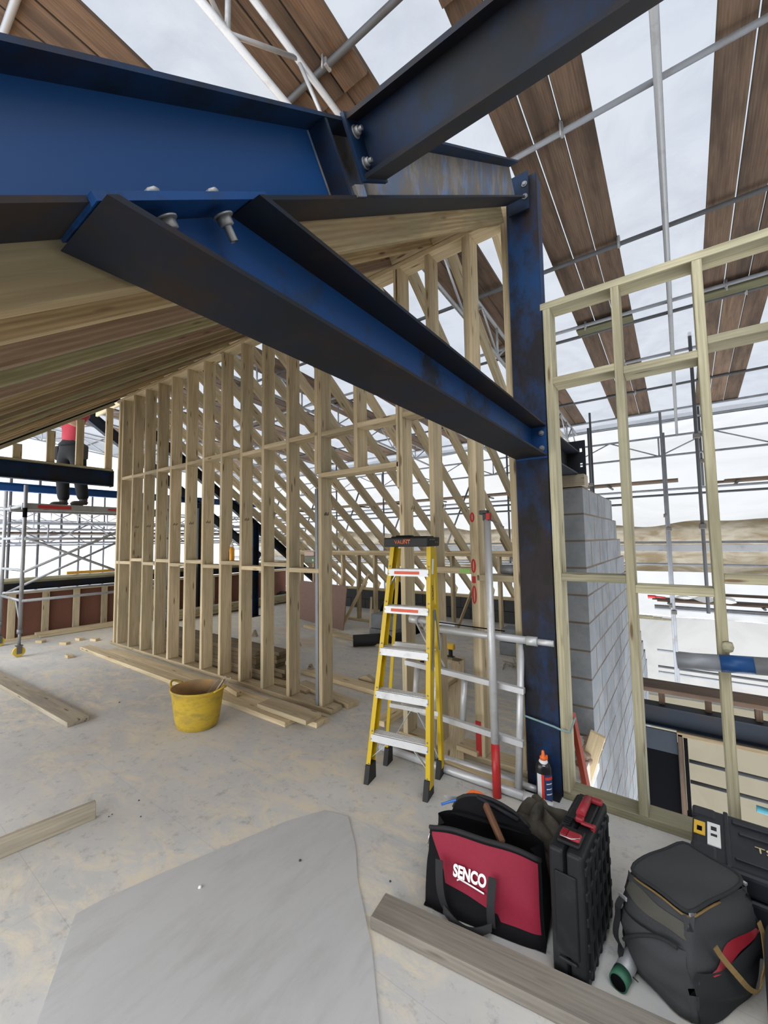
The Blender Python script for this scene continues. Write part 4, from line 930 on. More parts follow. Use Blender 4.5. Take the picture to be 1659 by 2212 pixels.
flat_board('plank', (830, 1560), (990, 1460), .12, .045, 'fresh', 'pale board lying at a slant on the floor behind the end frame', z=.05, side=1)
flat_board('offcut_plank', (985, 1610), (1030, 1627), .16, .035, 'fresh', 'small square board beside the red marked stud foot', z=.045, side=1)
flat_board('plank', (960, 1645), (1110, 1705), .08, .04, 'fresh', 'pale timber on the floor in front of the stud feet, right of the ladder', side=1)
M['darkplastic'] = plain('dark_scrap', (0.05, 0.05, 0.055), .5)  # plain dark colour of the scrap and floor crumbs
m = MB(); c = onZ(688, 1562, .0); m.lathe([(.04, .001), (.05, .012), (.03, .03), (.001, .034)], c, 14, None, 1.3, .7); tag(m.build('dark_scrap', 'darkplastic'), 'small dark rubber scrap at the corner of the short board', 'scrap')
sp = [(150, 1420, 'offcut block on the floor nearest the castor'), (172, 1383, 'tiny offcut on the floor, middle of the three by the panels'), (205, 1384, 'tiny offcut on the floor, right of the three by the panels'), (88, 1388, 'round offcut just right of the castor'), (140, 1392, 'thin grey offcut between the other scraps')]
for k, (px, py, lab) in enumerate(sp):
    c = onZ(px, py, .0); r = .4 * k
    tag(timber('floor_offcut', (c.x - .06, c.y - .03 * math.sin(r), .021), (c.x + .06, c.y + .03 * math.sin(r), .021), .08, .04, 'fresh', bev=.002), lab, 'offcut')
for px, py, lab in [(640, 1395, 'pale'), (668, 1455, 'grey'), (548, 1375, 'pinkish'), (552, 1436, 'dark')]:
    c = onZ(px, py, .0); m = MB(); m.prism([(-.06, 0), (.07, 0), (.0, .11)], c, X, Z, Y, .045); tag(m.build('wedge_offcut', 'dusty'), '%s triangular timber offcut standing on the floor behind the partition' % lab, 'offcut')
c = onZ(795, 1478, 0); m = MB(); m.prism([(-.14, 0), (.12, 0), (.05, .06), (-.03, .09), (-.14, .05)], c, X, Z, Y, .06); tag(m.build('offcut_block', 'fresh'), 'pale pointed offcut on the floor just left of the ladder', 'offcut')
for px, py in [(258, 1518), (242, 1760), (235, 1765), (304, 1765), (432, 1918), (300, 1730), (648, 1860), (850, 1990), (880, 1960), (843, 1905), (1068, 2090)]:
    c = onZ(px, py, .004); r = random.uniform(.004, .009); m = MB(); m.lathe([(.001, 0), (r, .002), (r * .7, r), (.001, r * 1.2)], c, 7)
    tag(m.build('floor_crumb', 'white' if px == 432 else 'darkplastic'), 'tiny white pellet on the grey floor sheet' if px == 432 else 'small dark crumb of debris on the floor', 'debris', None if px == 432 else 'dark crumbs on the floor')
# timber stack behind the partition: 7 high, 2 wide, each board a thing
for j in range(2):
    for i in range(7):
        x0 = -6.4 + random.uniform(-.1, .1); x1 = (-3.86 if j else -4.08) + random.uniform(-.05, .03) + (.1 if i < 3 else 0)
        tag(timber('stacked_board', (x0, 3.12 + j * .155, .0235 + .047 * i), (x1, 3.12 + j * .155, .0235 + .047 * i), .15, .045, 'stack', bev=.003),
            'brown timber in the %s row of the stack behind the partition, %s layer' % (['near', 'rear'][j], ['bottom', 'second', 'third', 'fourth', 'fifth', 'sixth', 'top'][i]), 'timber', 'stacked timbers behind the partition')
# things on the far floor
M['brownboard'] = plain('brown_board_face', (0.24, 0.155, 0.12), .85)
a = onZ(640, 1335, 0); b_ = onZ(741, 1362, 0); dd = (b_ - a).normalized()
m = MB(); nn = Vector((-dd.y, dd.x, 0)); m.prism([(0, 0), ((b_ - a).length, 0), ((b_ - a).length, .78), (0, .78)], a, dd, (Z + nn * .12).normalized(), nn, .015)
tag(m.build('brown_panel', 'brownboard'), 'plain brown sheet of board propped on edge in front of the knee wall', 'board')
for (p_, q_, zz, yy, lab) in [((737, 1357), (797, 1240), 0, 6.4, 'slanting temporary brace left of the ladder, fixed to the knee wall'), ((985, 1366), (1022, 1270), 0, 6.4, 'slanting temporary brace right of the ladder top')]:
    a = onZ(*p_, .02); b_ = onY(*q_, yy); tag(timber('raking_brace', a, b_, .075, .022, 'fresh'), lab, 'timber')
a = onZ(800, 1392, .02); b_ = onY(802, 1290, 6.3); tag(timber('thin_batten', a, b_, .04, .02, 'fresh'), 'thin batten leaning on the grey blocks beside the ladder', 'timber')
for k, (px, py, w, h, lab) in enumerate([(822, 1392, .44, .45, 'grey concrete block pile on the floor, left of the ladder legs'), (1118, 1420, .5, .36, 'grey block pile seen between the pole and the steel post')]):
    c = onZ(px, py, 0); bb = empty('block_pile', (c.x, c.y, 0), lab, 'block pile')
    for i in range(2):
        MB().box((c.x + .03 * i, c.y + .15, h / 4 + i * h / 2), (w, .28, h / 2 - .01), bev=.004).build('block', 'block', bb)
c = onZ(835, 1372, 0); m = MB(); m.grid(lambda u, v: Vector((c.x - .35 + .75 * u, c.y + .1 + .45 * v, .95 * math.sin(math.pi * min(1, u * 1.1)) ** .6 * math.sin(math.pi * v) ** .5 * (.8 + .15 * math.sin(9 * u + 5 * v)))), 16, 12)
tag(m.build('dark_bag', 'black'), 'black bulging bag or sheeting heap behind the grey blocks by the ladder', 'bag')
M['roll'] = plain('black_roll', (0.01, 0.01, 0.011), .7)
a = onZ(763, 1397, .0) + Z * .09; b_ = a + Vector((1.0, .95, 0)).normalized() * .75
e = empty('membrane_roll', a, 'black roll of membrane lying across a timber left of the ladder', 'roll')
MB().tube([a, b_], [.085, .09], 18).build('roll', 'roll', e); m = MB(); m.tube([a - (b_ - a).normalized() * .004, a], .03, 12); m.build('core', 'dusty', e)
M['dewalt'] = plain('yellow_tool_plastic', (0.75, 0.45, 0.03), .5)
for k, (px, py, sc, lab) in enumerate([(968, 1425, 1, 'yellow and black power tool on the floor behind the leaning pole'), (905, 1445, .8, 'second small yellow power tool, just left of the first')]):
    c = onZ(px, py, 0); tl = empty('power_tool', (c.x, c.y, 0), lab, 'power tool', rz=.6 * k)
    m = MB(); m.box((0, 0, .18 * sc), (.20 * sc, .07, .08), bev=.02, seg=2); m.build('motor_housing', 'dewalt', tl, True)
    m = MB(); m.box((.04, 0, .09 * sc), (.05, .05, .14 * sc), bev=.015); m.box((.03, 0, .03), (.12, .07, .05), bev=.01); m.build('grip_and_battery', 'rubber', tl, True)
    m = MB(); m.tube([(-.10 * sc, 0, .18 * sc), (-.18 * sc, 0, .18 * sc)], [.03, .015], 12); m.build('nose_piece', 'rubber', tl, True)
c = onZ(1118, 1450, 0); m = MB(); random.seed(5)
for k in range(26):
    a_ = random.uniform(0, 3.1); p_ = c + Vector((random.uniform(-.18, .15), random.uniform(.0, .25), .01 + random.uniform(0, .05))); dd = Vector((math.cos(a_), math.sin(a_), random.uniform(-.2, .2))) * .07
    m.tube([p_ - dd, p_ + dd], .005, 5)
o = tag(m.build('straw_litter', 'dusty'), 'small tangle of straw and shavings on the floor near the steel post', 'litter', kind='stuff')
c = onZ(600, 1300, 0); m = MB()
for k in range(3): m.tube([(c.x + .1 * k, c.y, .18 + .05 * (k % 2)), (c.x + .1 * k + .02, c.y + .4, .18)], .06, 12)
m.box((c.x + .1, c.y + .2, .06), (.5, .4, .12), bev=.02); tag(m.build('tool_heap', 'rubber'), 'black heap of cables and cases on the far floor beyond the partition', 'equipment')
for k, (z, mt) in enumerate([(.05, 'stud'), (.1, 'frame'), (.15, 'stud'), (.2, 'frame')]):
    tag(timber('stored_timber', (-8.6 + .04 * k, 4.4, z), (-8.6 + .04 * k, 7.6, z), .2, .045, mt), 'stored timber piled along the far left floor, %s from the bottom' % ords[k], 'timber')

# ------------------------------------------------------------------ bottles and small things
def bottle(name, c, h, r, mat, capmat, lab, neck=.3, label=None, sy=.6, rz_=0.0):
    e = empty(name, c, lab, 'bottle', rz=rz_)
    H_ = h * (1 - neck)
    MB().lathe([(r * .95, 0), (r, .006), (r, H_ * .82), (r * .8, H_ * .95), (r * .42, H_), (r * .36, H_ + .01)], (0, 0, 0), 26, None, 1, sy).build('bottle_body', mat, e, True)
    return e, H_
M['orangebottle'] = plain('orange_bottle', (0.85, 0.38, 0.02), .35, var=.03); M['whiteplastic'] = plain('white_cap', (0.8, 0.8, 0.8), .4, var=.03)
M['darkbottle'] = plain('black_bottle', (0.015, 0.015, 0.018), .3); M['nozzle'] = plain('orange_nozzle', (0.9, 0.16, 0.02), .4); M['navy'] = plain('navy_label', (0.02, 0.05, 0.16), .5); M['redlabel'] = plain('red_label', (0.7, 0.05, 0.03), .5)
c = onY(500, 1218, 2.93); c.z = 1.337
e, h_ = bottle('glue_bottle', (c.x, 2.935, 1.3345), .27, .047, 'orangebottle', 'whiteplastic', 'orange glue bottle with a white nozzle standing on a partition noggin', .2, rz_=-.9)
m = MB(); m.lathe([(.022, h_), (.022, h_ + .02), (.014, h_ + .028), (.004, h_ + .06)], (0, 0, 0), 16); m.build('nozzle_cap', 'whiteplastic', e, True)
MB().box((.012, -.0285, h_ * .42), (.036, .003, h_ * .6), bev=.001).build('black_label', 'darkbottle', e, True)
m = MB(); m.lathe([(.012, 0), (.012, .002)], (.014, -.0305, h_ * .45), 14, Matrix(((1, 0, 0), (0, 0, -1), (0, 1, 0)))); m.build('red_badge', 'redlabel', e, True)
c = onZ(1178, 1722, 0)
e, h_ = bottle('adhesive_bottle', (c.x + .005, c.y - .03, 0), .30, .046, 'darkbottle', 'nozzle', 'black adhesive bottle with an orange nozzle at the foot of the steel post', .22, sy=.8, rz_=.35)
m = MB(); m.lathe([(.030, h_ - .028), (.032, h_ - .02), (.026, h_ - .002), (.02, h_ + .006)], (0, 0, 0), 18); m.build('white_collar', 'whiteplastic', e, True)
m = MB(); m.lathe([(.02, h_ + .004), (.02, h_ + .022), (.011, h_ + .03), (.008, h_ + .055), (.003, h_ + .06)], (0, 0, 0), 14); m.box((.02, 0, h_ + .02), (.012, .01, .024)); m.build('nozzle', 'nozzle', e, True)
def wrap(e, name, a0, a1, z0, z1, mat, r=.0468, sy=.8):
    m = MB(); m.grid(lambda u, v: Vector((r * math.cos(a0 + (a1 - a0) * u), r * sy * math.sin(a0 + (a1 - a0) * u), z0 + (z1 - z0) * v)), 10, 1); return m.build(name, mat, e, True)
wrap(e, 'navy_label', -1.55, .1, .015, .165, 'navy'); wrap(e, 'white_label', -2.6, -1.95, .015, .165, 'whiteplastic'); wrap(e, 'red_stripe', -1.95, -1.6, .015, .165, 'redlabel', .0470); wrap(e, 'red_title', -1.5, -.2, .135, .152, 'redlabel', .0473)
for k in range(3): wrap(e, 'white_print', -1.35, -.5, .05 + .03 * k, .056 + .03 * k, 'whiteplastic', .0473)
m = MB(); c = onY(1100, 1234, 2.9); m.lathe([(.001, -.05), (.034, -.045), (.036, .04), (.02, .06), (.016, .075)], (c.x - .02, 2.93, 1.377), 16, Matrix(((0, 0, 1), (1, 0, 0), (0, 1, 0))))
tag(m.build('sealant_tube', 'galv'), 'grey bottle with a pink cap lying on the noggin beside the steel post', 'bottle')
MB_ = None
cA = Vector((-2.96, 2.93, 1.385)); M['olive'] = plain('olive_tin', (0.10, 0.11, 0.07), .5); M['pinkish'] = plain('pinkish_box', (0.50, 0.38, 0.33), .8)
e = empty('laser_level', (cA.x - .02, cA.y, 1.385), 'dark green box with a pale green dot on a noggin beside the doubled stud', 'box')
MB().box((-.02, 0, .035), (.15, .10, .07), bev=.004).build('case', 'olive', e, True); M['lime'] = plain('lime_dot', (0.35, 0.65, 0.30), .5)
m = MB(); m.lathe([(.012, 0), (.012, .002)], (.03, -.052, .03), 14, Matrix(((1, 0, 0), (0, 0, -1), (0, 1, 0)))); m.build('green_dot', 'lime', e, True)
tag(MB().box((cA.x - .055, cA.y, 1.385 + .07 + .022), (.14, .09, .044), bev=.004).build('pale_block', 'pinkish'), 'pinkish block resting on the dark green box by the doubled stud', 'block')
# spray marks and grade stamps on the studs
M['spray'] = plain('red_spray', (0.42, 0.02, 0.02), .8); M['gspray'] = plain('green_spray', (0.20, 0.62, 0.10), .8); M['stamp'] = plain('stamp_ink', (0.10, 0.08, 0.06), .9)
def spray(pts, r, mat, nm='spray_mark'):
    m = MB(); m.ribbon(pts, r * 2, Vector((0, 0, 1)), .0006); return m.build(nm, mat, sw)
sx_ = -1.2576
def ringm(cx_, cz_, rx_, rz_, th, mat):
    m = MB(); N = 20
    for k in range(N):
        a0 = 2 * math.pi * k / N; a1 = 2 * math.pi * (k + 1) / N
        A = [(cx_ + (rx_ + s) * math.cos(a), cz_ + (rz_ + s) * math.sin(a)) for a, s in ((a0, th), (a1, th), (a1, -th), (a0, -th))]
        m.prism(A, (0, WL - .0016, 0), X, Z, Y, .001)
    return m.build('spray_mark', mat, sw)
ringm(sx_, 1.40, .012, .045, .007, 'spray'); ringm(sx_, 1.19, .012, .06, .007, 'spray'); ringm(sx_, 1.76, .012, .03, .007, 'spray')
MB().box((sx_, WL - .001, 1.30), (.028, .001, .05)).build('spray_mark', 'spray', sw); MB().box((sx_, WL - .001, .17), (.043, .001, .24)).build('spray_mark', 'spray', sw)
for k in range(5): MB().box((-1.36 + .017 * k, WL - .001, 1.362), (.010, .001, .036 - .006 * (k % 2))).build('green_mark', 'gspray', sw)
for x in (-6.93, -6.535, -5.75, -5.335, -4.93, -4.13, -2.86 + .0015, -1.8625 + .0, -1.57 + .0):
    m = MB()
    for k in range(4): m.box((x + .0455 if x < -2.9 else x + .0475, WL + .045 + .016 * k, 1.86 + .03 * (k % 2) * .3), (.0008, .009, .022 + .008 * (k % 2)))
    m.build('grade_stamp', 'stamp', sw)
# red metal bar and offcut in the gap beside the block wall
a = onY(1243, 1572, 3.2); b_ = onY(1268, 1690, 3.0); M['redbar'] = plain('orange_red_bar', (0.28, 0.035, 0.012), .6)
tag(MB().bar(a + Vector((-.02, 0, .1)), b_ + Vector((0.01, 0, -.12)), .03, .07, Y).build('red_bar', 'redbar'), 'orange-red metal bar leaning in the gap behind the first frame stud', 'bar')
a = onY(1262, 1680, 3.35); b_ = onY(1292, 1585, 3.35); tag(timber('slanting_offcut', a, b_, .1, .03, 'fresh', up=Y), 'pale slanting offcut behind the red bar, against the block wall foot', 'offcut')
M['rubble'] = painted('mortar_rubble', (0.30, 0.22, 0.17), [((0.5, 0.45, 0.4), .7)], 20, .95, lo=.45, hi=.6)
m = MB(); random.seed(11)
for k in range(22):
    c = Vector((random.uniform(-.68, -.60), random.uniform(3.2, 3.68), random.uniform(-.02, .02))); r = random.uniform(.02, .05)
    m.lathe([(.001, -r), (r * random.uniform(.8, 1.2), -r * .2), (r, r * .5), (.001, r)], c, 6, None, random.uniform(.7, 1.3), 1)
m.build('rubble', 'rubble'); tag(bpy.data.objects['rubble'], 'brown mortar rubble heaped in the gap before the block wall', 'rubble', kind='stuff')
# ------------------------------------------------------------------ tool bag
M['bagblack'] = plain('black_bag_cloth', (0.008, 0.008, 0.009), .95, scale=120, bstr=.2, var=.3, spec=.15); M['bagred'] = plain('crimson_bag_cloth', (0.23, 0.004, 0.024), .75, scale=90, bstr=.15)
M['strapblack'] = plain('black_webbing', (0.013, 0.013, 0.014), .85, scale=150, bstr=.2); M['silver'] = plain('silver_fitting', (0.6, 0.6, 0.6), .35, .8)
M['handlewood'] = plain('hammer_handle', (0.12, 0.05, 0.022), .5); M['bluesteel'] = plain('blue_saw_trim', (0.03, 0.14, 0.45), .4)
BG = empty('tool_bag', (-.775, 1.80, 0), 'open black and crimson tool bag with loop handles lying on the floor in the foreground', 'bag', rz=.17)
BW, BD, BH = .25, .13, .315
def bagp(x, s, k=1.0):
    """outline of the bag section at x; s runs 0..1 from the front hem over the rim"""
    e = math.sqrt(max(0, 1 - (abs(x) / (BW + .012)) ** 7)); bulge = .004 * math.cos(x * 9) + .003 * math.sin(x * 31)
    return e, bulge
def front(u, v):
    x = -BW + 2 * BW * u; e, bl = bagp(x, v); z = .004 + (BH - .03 * (abs(x) / BW) ** 3 + .004 * math.sin(u * 9)) * v
    y = -BD * (1 - .45 * v * v) - (bl + .010 * math.sin(v * 7 + u * 5)) * math.sin(math.pi * v) 
    return Vector((x * (1 - .05 * v), y * (.55 + .45 * e), z))
def back(u, v):
    p = front(1 - u, v); return Vector((p.x, -p.y * (1.0), p.z))
def endp(sg):
    def f(u, v):
        a = front(1 if sg > 0 else 0, v); b = back(0 if sg > 0 else 1, v); p = a.lerp(b, u)
        p.x += sg * (.03 * math.sin(math.pi * u) * math.sin(math.pi * v) - .05 * (1 - abs(2 * u - 1)) * v * v); return p
    return f
m = MB(); m.grid(front, 30, 14); m.grid(back, 30, 14); m.grid(endp(1), 8, 14); m.grid(endp(-1), 8, 14); m.grid(lambda u, v: Vector((-BW + 2 * BW * u, (-BD + 2 * BD * v) * .96, .006)), 6, 3)
m.build('bag_body', 'bagblack', BG, True)
m = MB(); m.grid(lambda u, v: Vector((-BW * .9 + 1.8 * BW * u, (-BD + 2 * BD * v) * .7, .16 + .03 * math.sin(u * 14) * math.cos(v * 6))), 16, 8); m.build('lining', 'bagblack', BG, True)
# crimson front panel: drops lower at the right, stepped down at the left
def redp(u, v):
    x0 = -.215 + .04 * 0; uu = (.03 + .945 * u); lowv = .50 if u < .16 else (.40 - .15 * (u - .16) / .5 if u < .66 else .18)
    if u < .16: lowv = .93 - .43 * (u / .16) 
    lowv = max(.12, lowv) if u > .16 else lowv
    p = front(uu, lowv + (.965 - lowv) * v); return p + Vector((0, -.0025, 0))
m = MB(); m.grid(redp, 40, 12); m.build('crimson_panel', 'bagred', BG, True)
rim = [front(u / 20, 1) + Vector((0, 0, .004)) for u in range(21)]; m = MB(); m.tube(rim, .009, 8); m.build('front_piping', 'strapblack', BG, True)
# raised rear flap (mouth held open)
def flap(u, v):
    x = -.18 + .36 * u; h = .10 * math.sin(math.pi * min(1, u * 1.05)) ** .5
    return Vector((x, BD * .55 + .05 * v, BH - .02 + h * v * (1 - .35 * u)))
m = MB(); m.grid(flap, 20, 6); m.build('rear_flap', 'bagblack', BG, True)
m = MB(); m.tube([flap(u / 14, 1) for u in range(15)], .008, 8); m.build('rear_frame_bar', 'strapblack', BG, True)
m = MB(); m.tube([Vector((-.06, BD * .9, BH + .06)), Vector((.13, BD * .7, BH + .02))], .009, 8); m.build('mouth_rod', 'darksteel', BG, True)
for x in (-.165, .06):
    pts = []
    for t in range(15):
        a = t / 14; z = .20 * (1 - a) + .03 * a; pts.append(Vector((x * (1 - .15 * a) - (.0 if x < 0 else .0), -BD - .018 - .03 * math.sin(math.pi * a), .235 - .19 * a)))
    m = MB(); m.ribbon(pts, .032, (1, 0, 0), .004); m.build('handle_strap', 'strapblack', BG, True)
pts = [Vector((-.145 + .2 * t / 14, -BD - .035 - .02 * math.sin(math.pi * t / 14), .06 - .035 * math.sin(math.pi * t / 14))) for t in range(15)]
m = MB(); m.ribbon(pts, .03, (0, .3, 1), .005); m.build('grab_handle', 'strapblack', BG, True)
nrm = (-math.asin(.12)); 
def ft(u, v, d=.012): p = front(u, v); return p + Vector((0, -d, 0))
tp = ft(.415, .60, .016)
t_ = text('SENCO', 'printed_logo', 'white', BG, tp, (math.radians(76), math.radians(2), 0), .052, .0006, off=.0022); t_.scale = (.82, 1.15, 1)
m = MB(); pts = [ft(.30 + .24 * k / 10, .52 - .055 * (k / 10) ** .5 if k else .48, .012) for k in range(11)]; m.ribbon(pts, .007, (0, 0, 1), .0008); m.build('logo_swoosh', 'white', BG, True)
m = MB(); m.tube([front(0, .93), front(0, .93) + Vector((-.008, -.004, -.045))], .003, 6); m.build('zip_pull', 'silver', BG, True)
Rg = Matrix.Rotation(.17, 3, 'Z')
def bw(x, y, z): return Rg @ Vector((x, y, z)) + BG.location
tag(timber('hammer_handle', bw(-.015, .08, .375), bw(.085, -.04, .30), .026, .034, 'handlewood', bev=.008), 'brown wooden hammer handle sticking out of the open tool bag', 'hammer')
sw_ = empty('hand_saw', bw(-.13, .16, .2), 'hand saw with an orange handle and blue trim standing behind the tool bag', 'saw')
m = MB(); pts = [bw(-.075 + .045 * math.cos(t), .16, .335 + .03 * math.sin(t)) for t in [k * .45 for k in range(9)]]; m.tube(pts, .011, 8); m.build('handle', 'nozzle', sw_)
m = MB(); m.prism([(-.12, 0), (.0, .03), (.0, .05), (-.15, .03)], bw(-.09, .15, .29), Rg @ X, Z, Rg @ Y, .002); m.build('blade', 'silver', sw_)
m = MB(); m.tube([bw(-.235, .10, .305), bw(-.17, .12, .33), bw(-.09, .13, .325), bw(-.02, .12, .30)], .006, 8); m.build('blue_trim', 'bluesteel', sw_)
# crumpled work jacket behind the bag
M['jacket'] = painted('dusty_black_cloth', (0.020, 0.018, 0.016), [((0.11, 0.095, 0.07), 0.85)], 5, .95, lo=.38, hi=.62)
from mathutils import noise as mn
def jk(u, v):
    th = 2 * math.pi * u; ph = math.pi * .5 * v
    r = 1 + .22 * mn.noise(Vector((math.cos(th) * 1.7, math.sin(th) * 1.7, v * 2.4))) + .12 * math.sin(5 * th + 6 * v)
    c = Vector((-.585, 2.05, 0)); p = c + Vector((.19 * r * math.cos(th) * math.cos(ph) ** .6, .145 * r * math.sin(th) * math.cos(ph) ** .6, .30 * r * math.sin(ph)))
    q = p * 9; p += Vector((mn.noise(q), mn.noise(q + X * 5), mn.noise(q + Y * 5))) * .022; p.z = max(.002, p.z); return p
m = MB(); m.grid(jk, 60, 26); o = tag(m.build('work_jacket', 'jacket'), 'crumpled dusty black jacket heaped between the tool bag and the upright case', 'jacket')
def sleeve(pts, r, nm):
    m = MB(); m.tube([Vector(p) for p in pts], r, 14); q = m.build(nm, 'jacket', o); return q
sleeve([(-.74, 2.06, .22), (-.68, 2.0, .27), (-.60, 1.97, .28), (-.52, 1.98, .22), (-.49, 2.0, .12)], [.035, .042, .045, .04, .034], 'sleeve')

# ------------------------------------------------------------------ upright hard case
M['case'] = painted('black_case_plastic', (0.011, 0.012, 0.0135), [((0.04, 0.04, 0.04), 0.5)], 9, .5, lo=.55, hi=.72)
M['latchred'] = plain('red_latch_plastic', (0.26, 0.012, 0.022), .5)
CS = empty('hard_case', (-.395, 1.86, 0), 'black hard tool case standing upright with red handle and latches', 'tool case', rz=-.06)
CW, CL, CH = .125, .40, .455
m = MB(); m.box((-CW * .26, 0, CH / 2), (CW * .46, CL, CH), bev=.014, seg=3); m.build('left_shell', 'case', CS, True)
m = MB(); m.box((CW * .24, 0, CH / 2), (CW * .50, CL, CH), bev=.014, seg=3)
for k in range(6): m.box((CW * .49, -CL / 2 + .045 + k * .062, CH / 2), (.018, .026, CH * .9), bev=.006)
for k in range(5): m.box((CW * .50, 0, .06 + k * .085), (.012, CL * .94, .03), bev=.004)
m.build('ribbed_shell', 'case', CS, True)
m = MB(); m.box((-CW * .02, -CL / 2 - .003, CH * .52), (CW * .62, .010, CH * .62), bev=.004); m.box((-CW * .02, -CL / 2 - .006, CH * .18), (CW * .5, .012, .012), bev=.003); m.build('end_recess_frame', 'case', CS, True)
m = MB(); m.box((0, 0, CH * .5), (.003, CL + .004, CH + .003)); m.build('seam', 'black', CS, True)
m = MB(); m.box((0, .085, CH + .006), (.085, .19, .014), bev=.004); m.box((0, -.115, CH + .004), (.08, .10, .012), bev=.004)
for k in range(5): m.box((-.035, -.06 + k * .012, CH + .008), (.03, .005, .01))
m.build('top_boss', 'case', CS, True)
m = MB(); m.tube([(.005, .0, CH + .03), (.005, .12, CH + .034)], [.017, .016], 14); m.box((.03, .135, CH + .026), (.055, .03, .018), bev=.005); m.box((.005, -.012, CH + .018), (.03, .03, .02), bev=.005); m.box((.035, -.02, CH + .012), (.05, .02, .01), bev=.004); h_ = m.build('carry_handle', 'latchred', CS, True)
m = MB(); m.box((.012, -.125, CH + .014), (.05, .045, .014), bev=.005)
for k in range(5): m.box((-.022, -.145 + k * .009, CH + .018), (.022, .004, .01))
m.build('latch', 'latchred', CS, True); m = MB(); m.box((CW * .42, -.01, CH - .0), (.016, .03, .02), bev=.004); m.build('latch', 'latchred', CS, True)
m = MB(); m.tube([(-.03, -.15, CH + .018), (.01, -.152, CH + .02), (.035, -.13, CH + .02)], .002, 6); m.tube([(-.02, .14, CH + .02), (.02, .155, CH + .03), (.03, .13, CH + .03)], .002, 6); m.build('latch_wire', 'silver', CS, True)

# ------------------------------------------------------------------ grey soft bag with a zipped lid
M['greycloth'] = plain('grey_bag_cloth', (0.034, 0.036, 0.038), .9, scale=140, bstr=.2, var=.2); M['greydark'] = plain('dark_grey_cloth', (0.015, 0.016, 0.018), .9, scale=140, bstr=.2)
M['mustard'] = plain('mustard_webbing', (0.19, 0.12, 0.04), .8, scale=120, bstr=.2); M['olivecloth'] = plain('olive_grey_cloth', (0.065, 0.062, 0.05), .9)
GB = empty('soft_tool_bag', (-.055, 1.965, 0), 'grey soft bag with a square zipped lid and mustard loop straps, bottom right', 'bag', rz=math.radians(59))
g, gd = .165, .108
LZ = .338
def gsec(z):
    k = 1 +   .24 * math.sin(math.pi * min(1, (.345 - z) / .345) * .9); return k
def gside(ax, sg):
    def f(u, v):
        z = .005 + (LZ - .017) * v; k = gsec(z); w = (-1 + 2 * u); c = .985 - .10 * abs(w) ** 8
        wr = .006 * math.sin(9 * u + 11 * v) + .004 * math.sin(23 * v + 3 * u)
        a = (g if ax else gd) * w * k; b = (gd if ax else g) * sg * k * c + sg * (wr + .018 * math.sin(math.pi * u) * math.sin(math.pi * v))
        return Vector((a, b, z)) if ax else Vector((b, a, z))
    return f
m = MB()
for ax in (0, 1):
    for sg in (-1, 1): m.grid(gside(ax, sg), 18, 18)
m.grid(lambda u, v: Vector(((-1 + 2 * u) * g, (-1 + 2 * v) * gd, .008)), 4, 4)
bmesh.ops.remove_doubles(m.b, verts=m.b.verts[:], dist=.012); m.build('bag_body', 'greycloth', GB, True)
def lid(u, v):
    x = (-1 + 2 * u); y = (-1 + 2 * v); s_ = 1.03 - .05 * (abs(x) ** 6 * abs(y) ** 6) * 2.0
    return Vector((x * g * s_, y * gd * s_, LZ + .012 * math.cos(x * 1.3) * math.cos(y * 1.3) + .004 * math.sin(4 * x + 3 * y) + .012 * (1 if 0 else 0)))
m = MB(); m.grid(lid, 20, 20); m.build('lid', 'greycloth', GB, True)
per = [lid(t / 10, 0) for t in range(11)] + [lid(1, t / 10) for t in range(1, 11)] + [lid(1 - t / 10, 1) for t in range(1, 11)] + [lid(0, 1 - t / 10) for t in range(1, 11)]
m = MB(); m.tube(per, .006, 8); m.build('lid_piping', 'greydark', GB, True)
m = MB(); m.tube([p + Vector((0, 0, -.016)) for p in per[30:41]] , .004, 8); m.tube([p + Vector((0, 0, -.018)) for p in per[0:6]], .004, 8); m.build('mustard_piping', 'mustard', GB, True)
m = MB()
m.grid(lambda u, v: gside(0, -1)(.04 + .92 * u, .80 + .13 * v) + Vector((-.003, 0, 0)), 12, 4); m.build('olive_band', 'olivecloth', GB, True)
m = MB(); m.box(Vector(per[40]) + Vector((.01, -.006, -.004)), (.03, .006, .01)); m.box(Vector(per[10]) + Vector((.004, -.004, -.01)), (.012, .02, .008)); m.build('zip_pull', 'silver', GB, True)
# side pocket on the left face with open zip
m = MB(); m.grid(lambda u, v: gside(0, -1)(.06 + .88 * u, .02 + .70 * v * (1 - .12 * u)) + Vector((-.016 * math.sin(math.pi * u) - .004, 0, 0)), 14, 12); m.build('side_pocket', 'greycloth', GB, True)
m = MB(); m.tube([gside(0, -1)(.12 + .76 * t / 16, .74 - .42 * (t / 16) ** 2) + Vector((-.024, 0, 0)) for t in range(17)], .006, 8); m.build('pocket_zip', 'greydark', GB, True)
m = MB(); pts = [gside(0, -1)(.88, .80 - .62 * t / 12) + Vector((-.03 - .012 * math.sin(t * .9), .002 * t, 0)) for t in range(13)]; pts += [pts[-1] + Vector((-.01 - .03 * math.sin(t * .5), -.025 * t * .6, -.012 * t * .6)) for t in range(1, 6)]
m.ribbon(pts, .022, (0, 1, 0), .003); m.build('dangling_strap', 'strapblack', GB, True)
m = MB(); c = gside(0, -1)(.88, .80) + Vector((-.032, 0, 0)); m.box(c, (.008, .034, .014), bev=.002); m.tube([c, c + Vector((-.004, 0, -.03)), c + Vector((-.002, .008, -.045))], .003, 6); m.build('strap_clip', 'silver', GB, True)
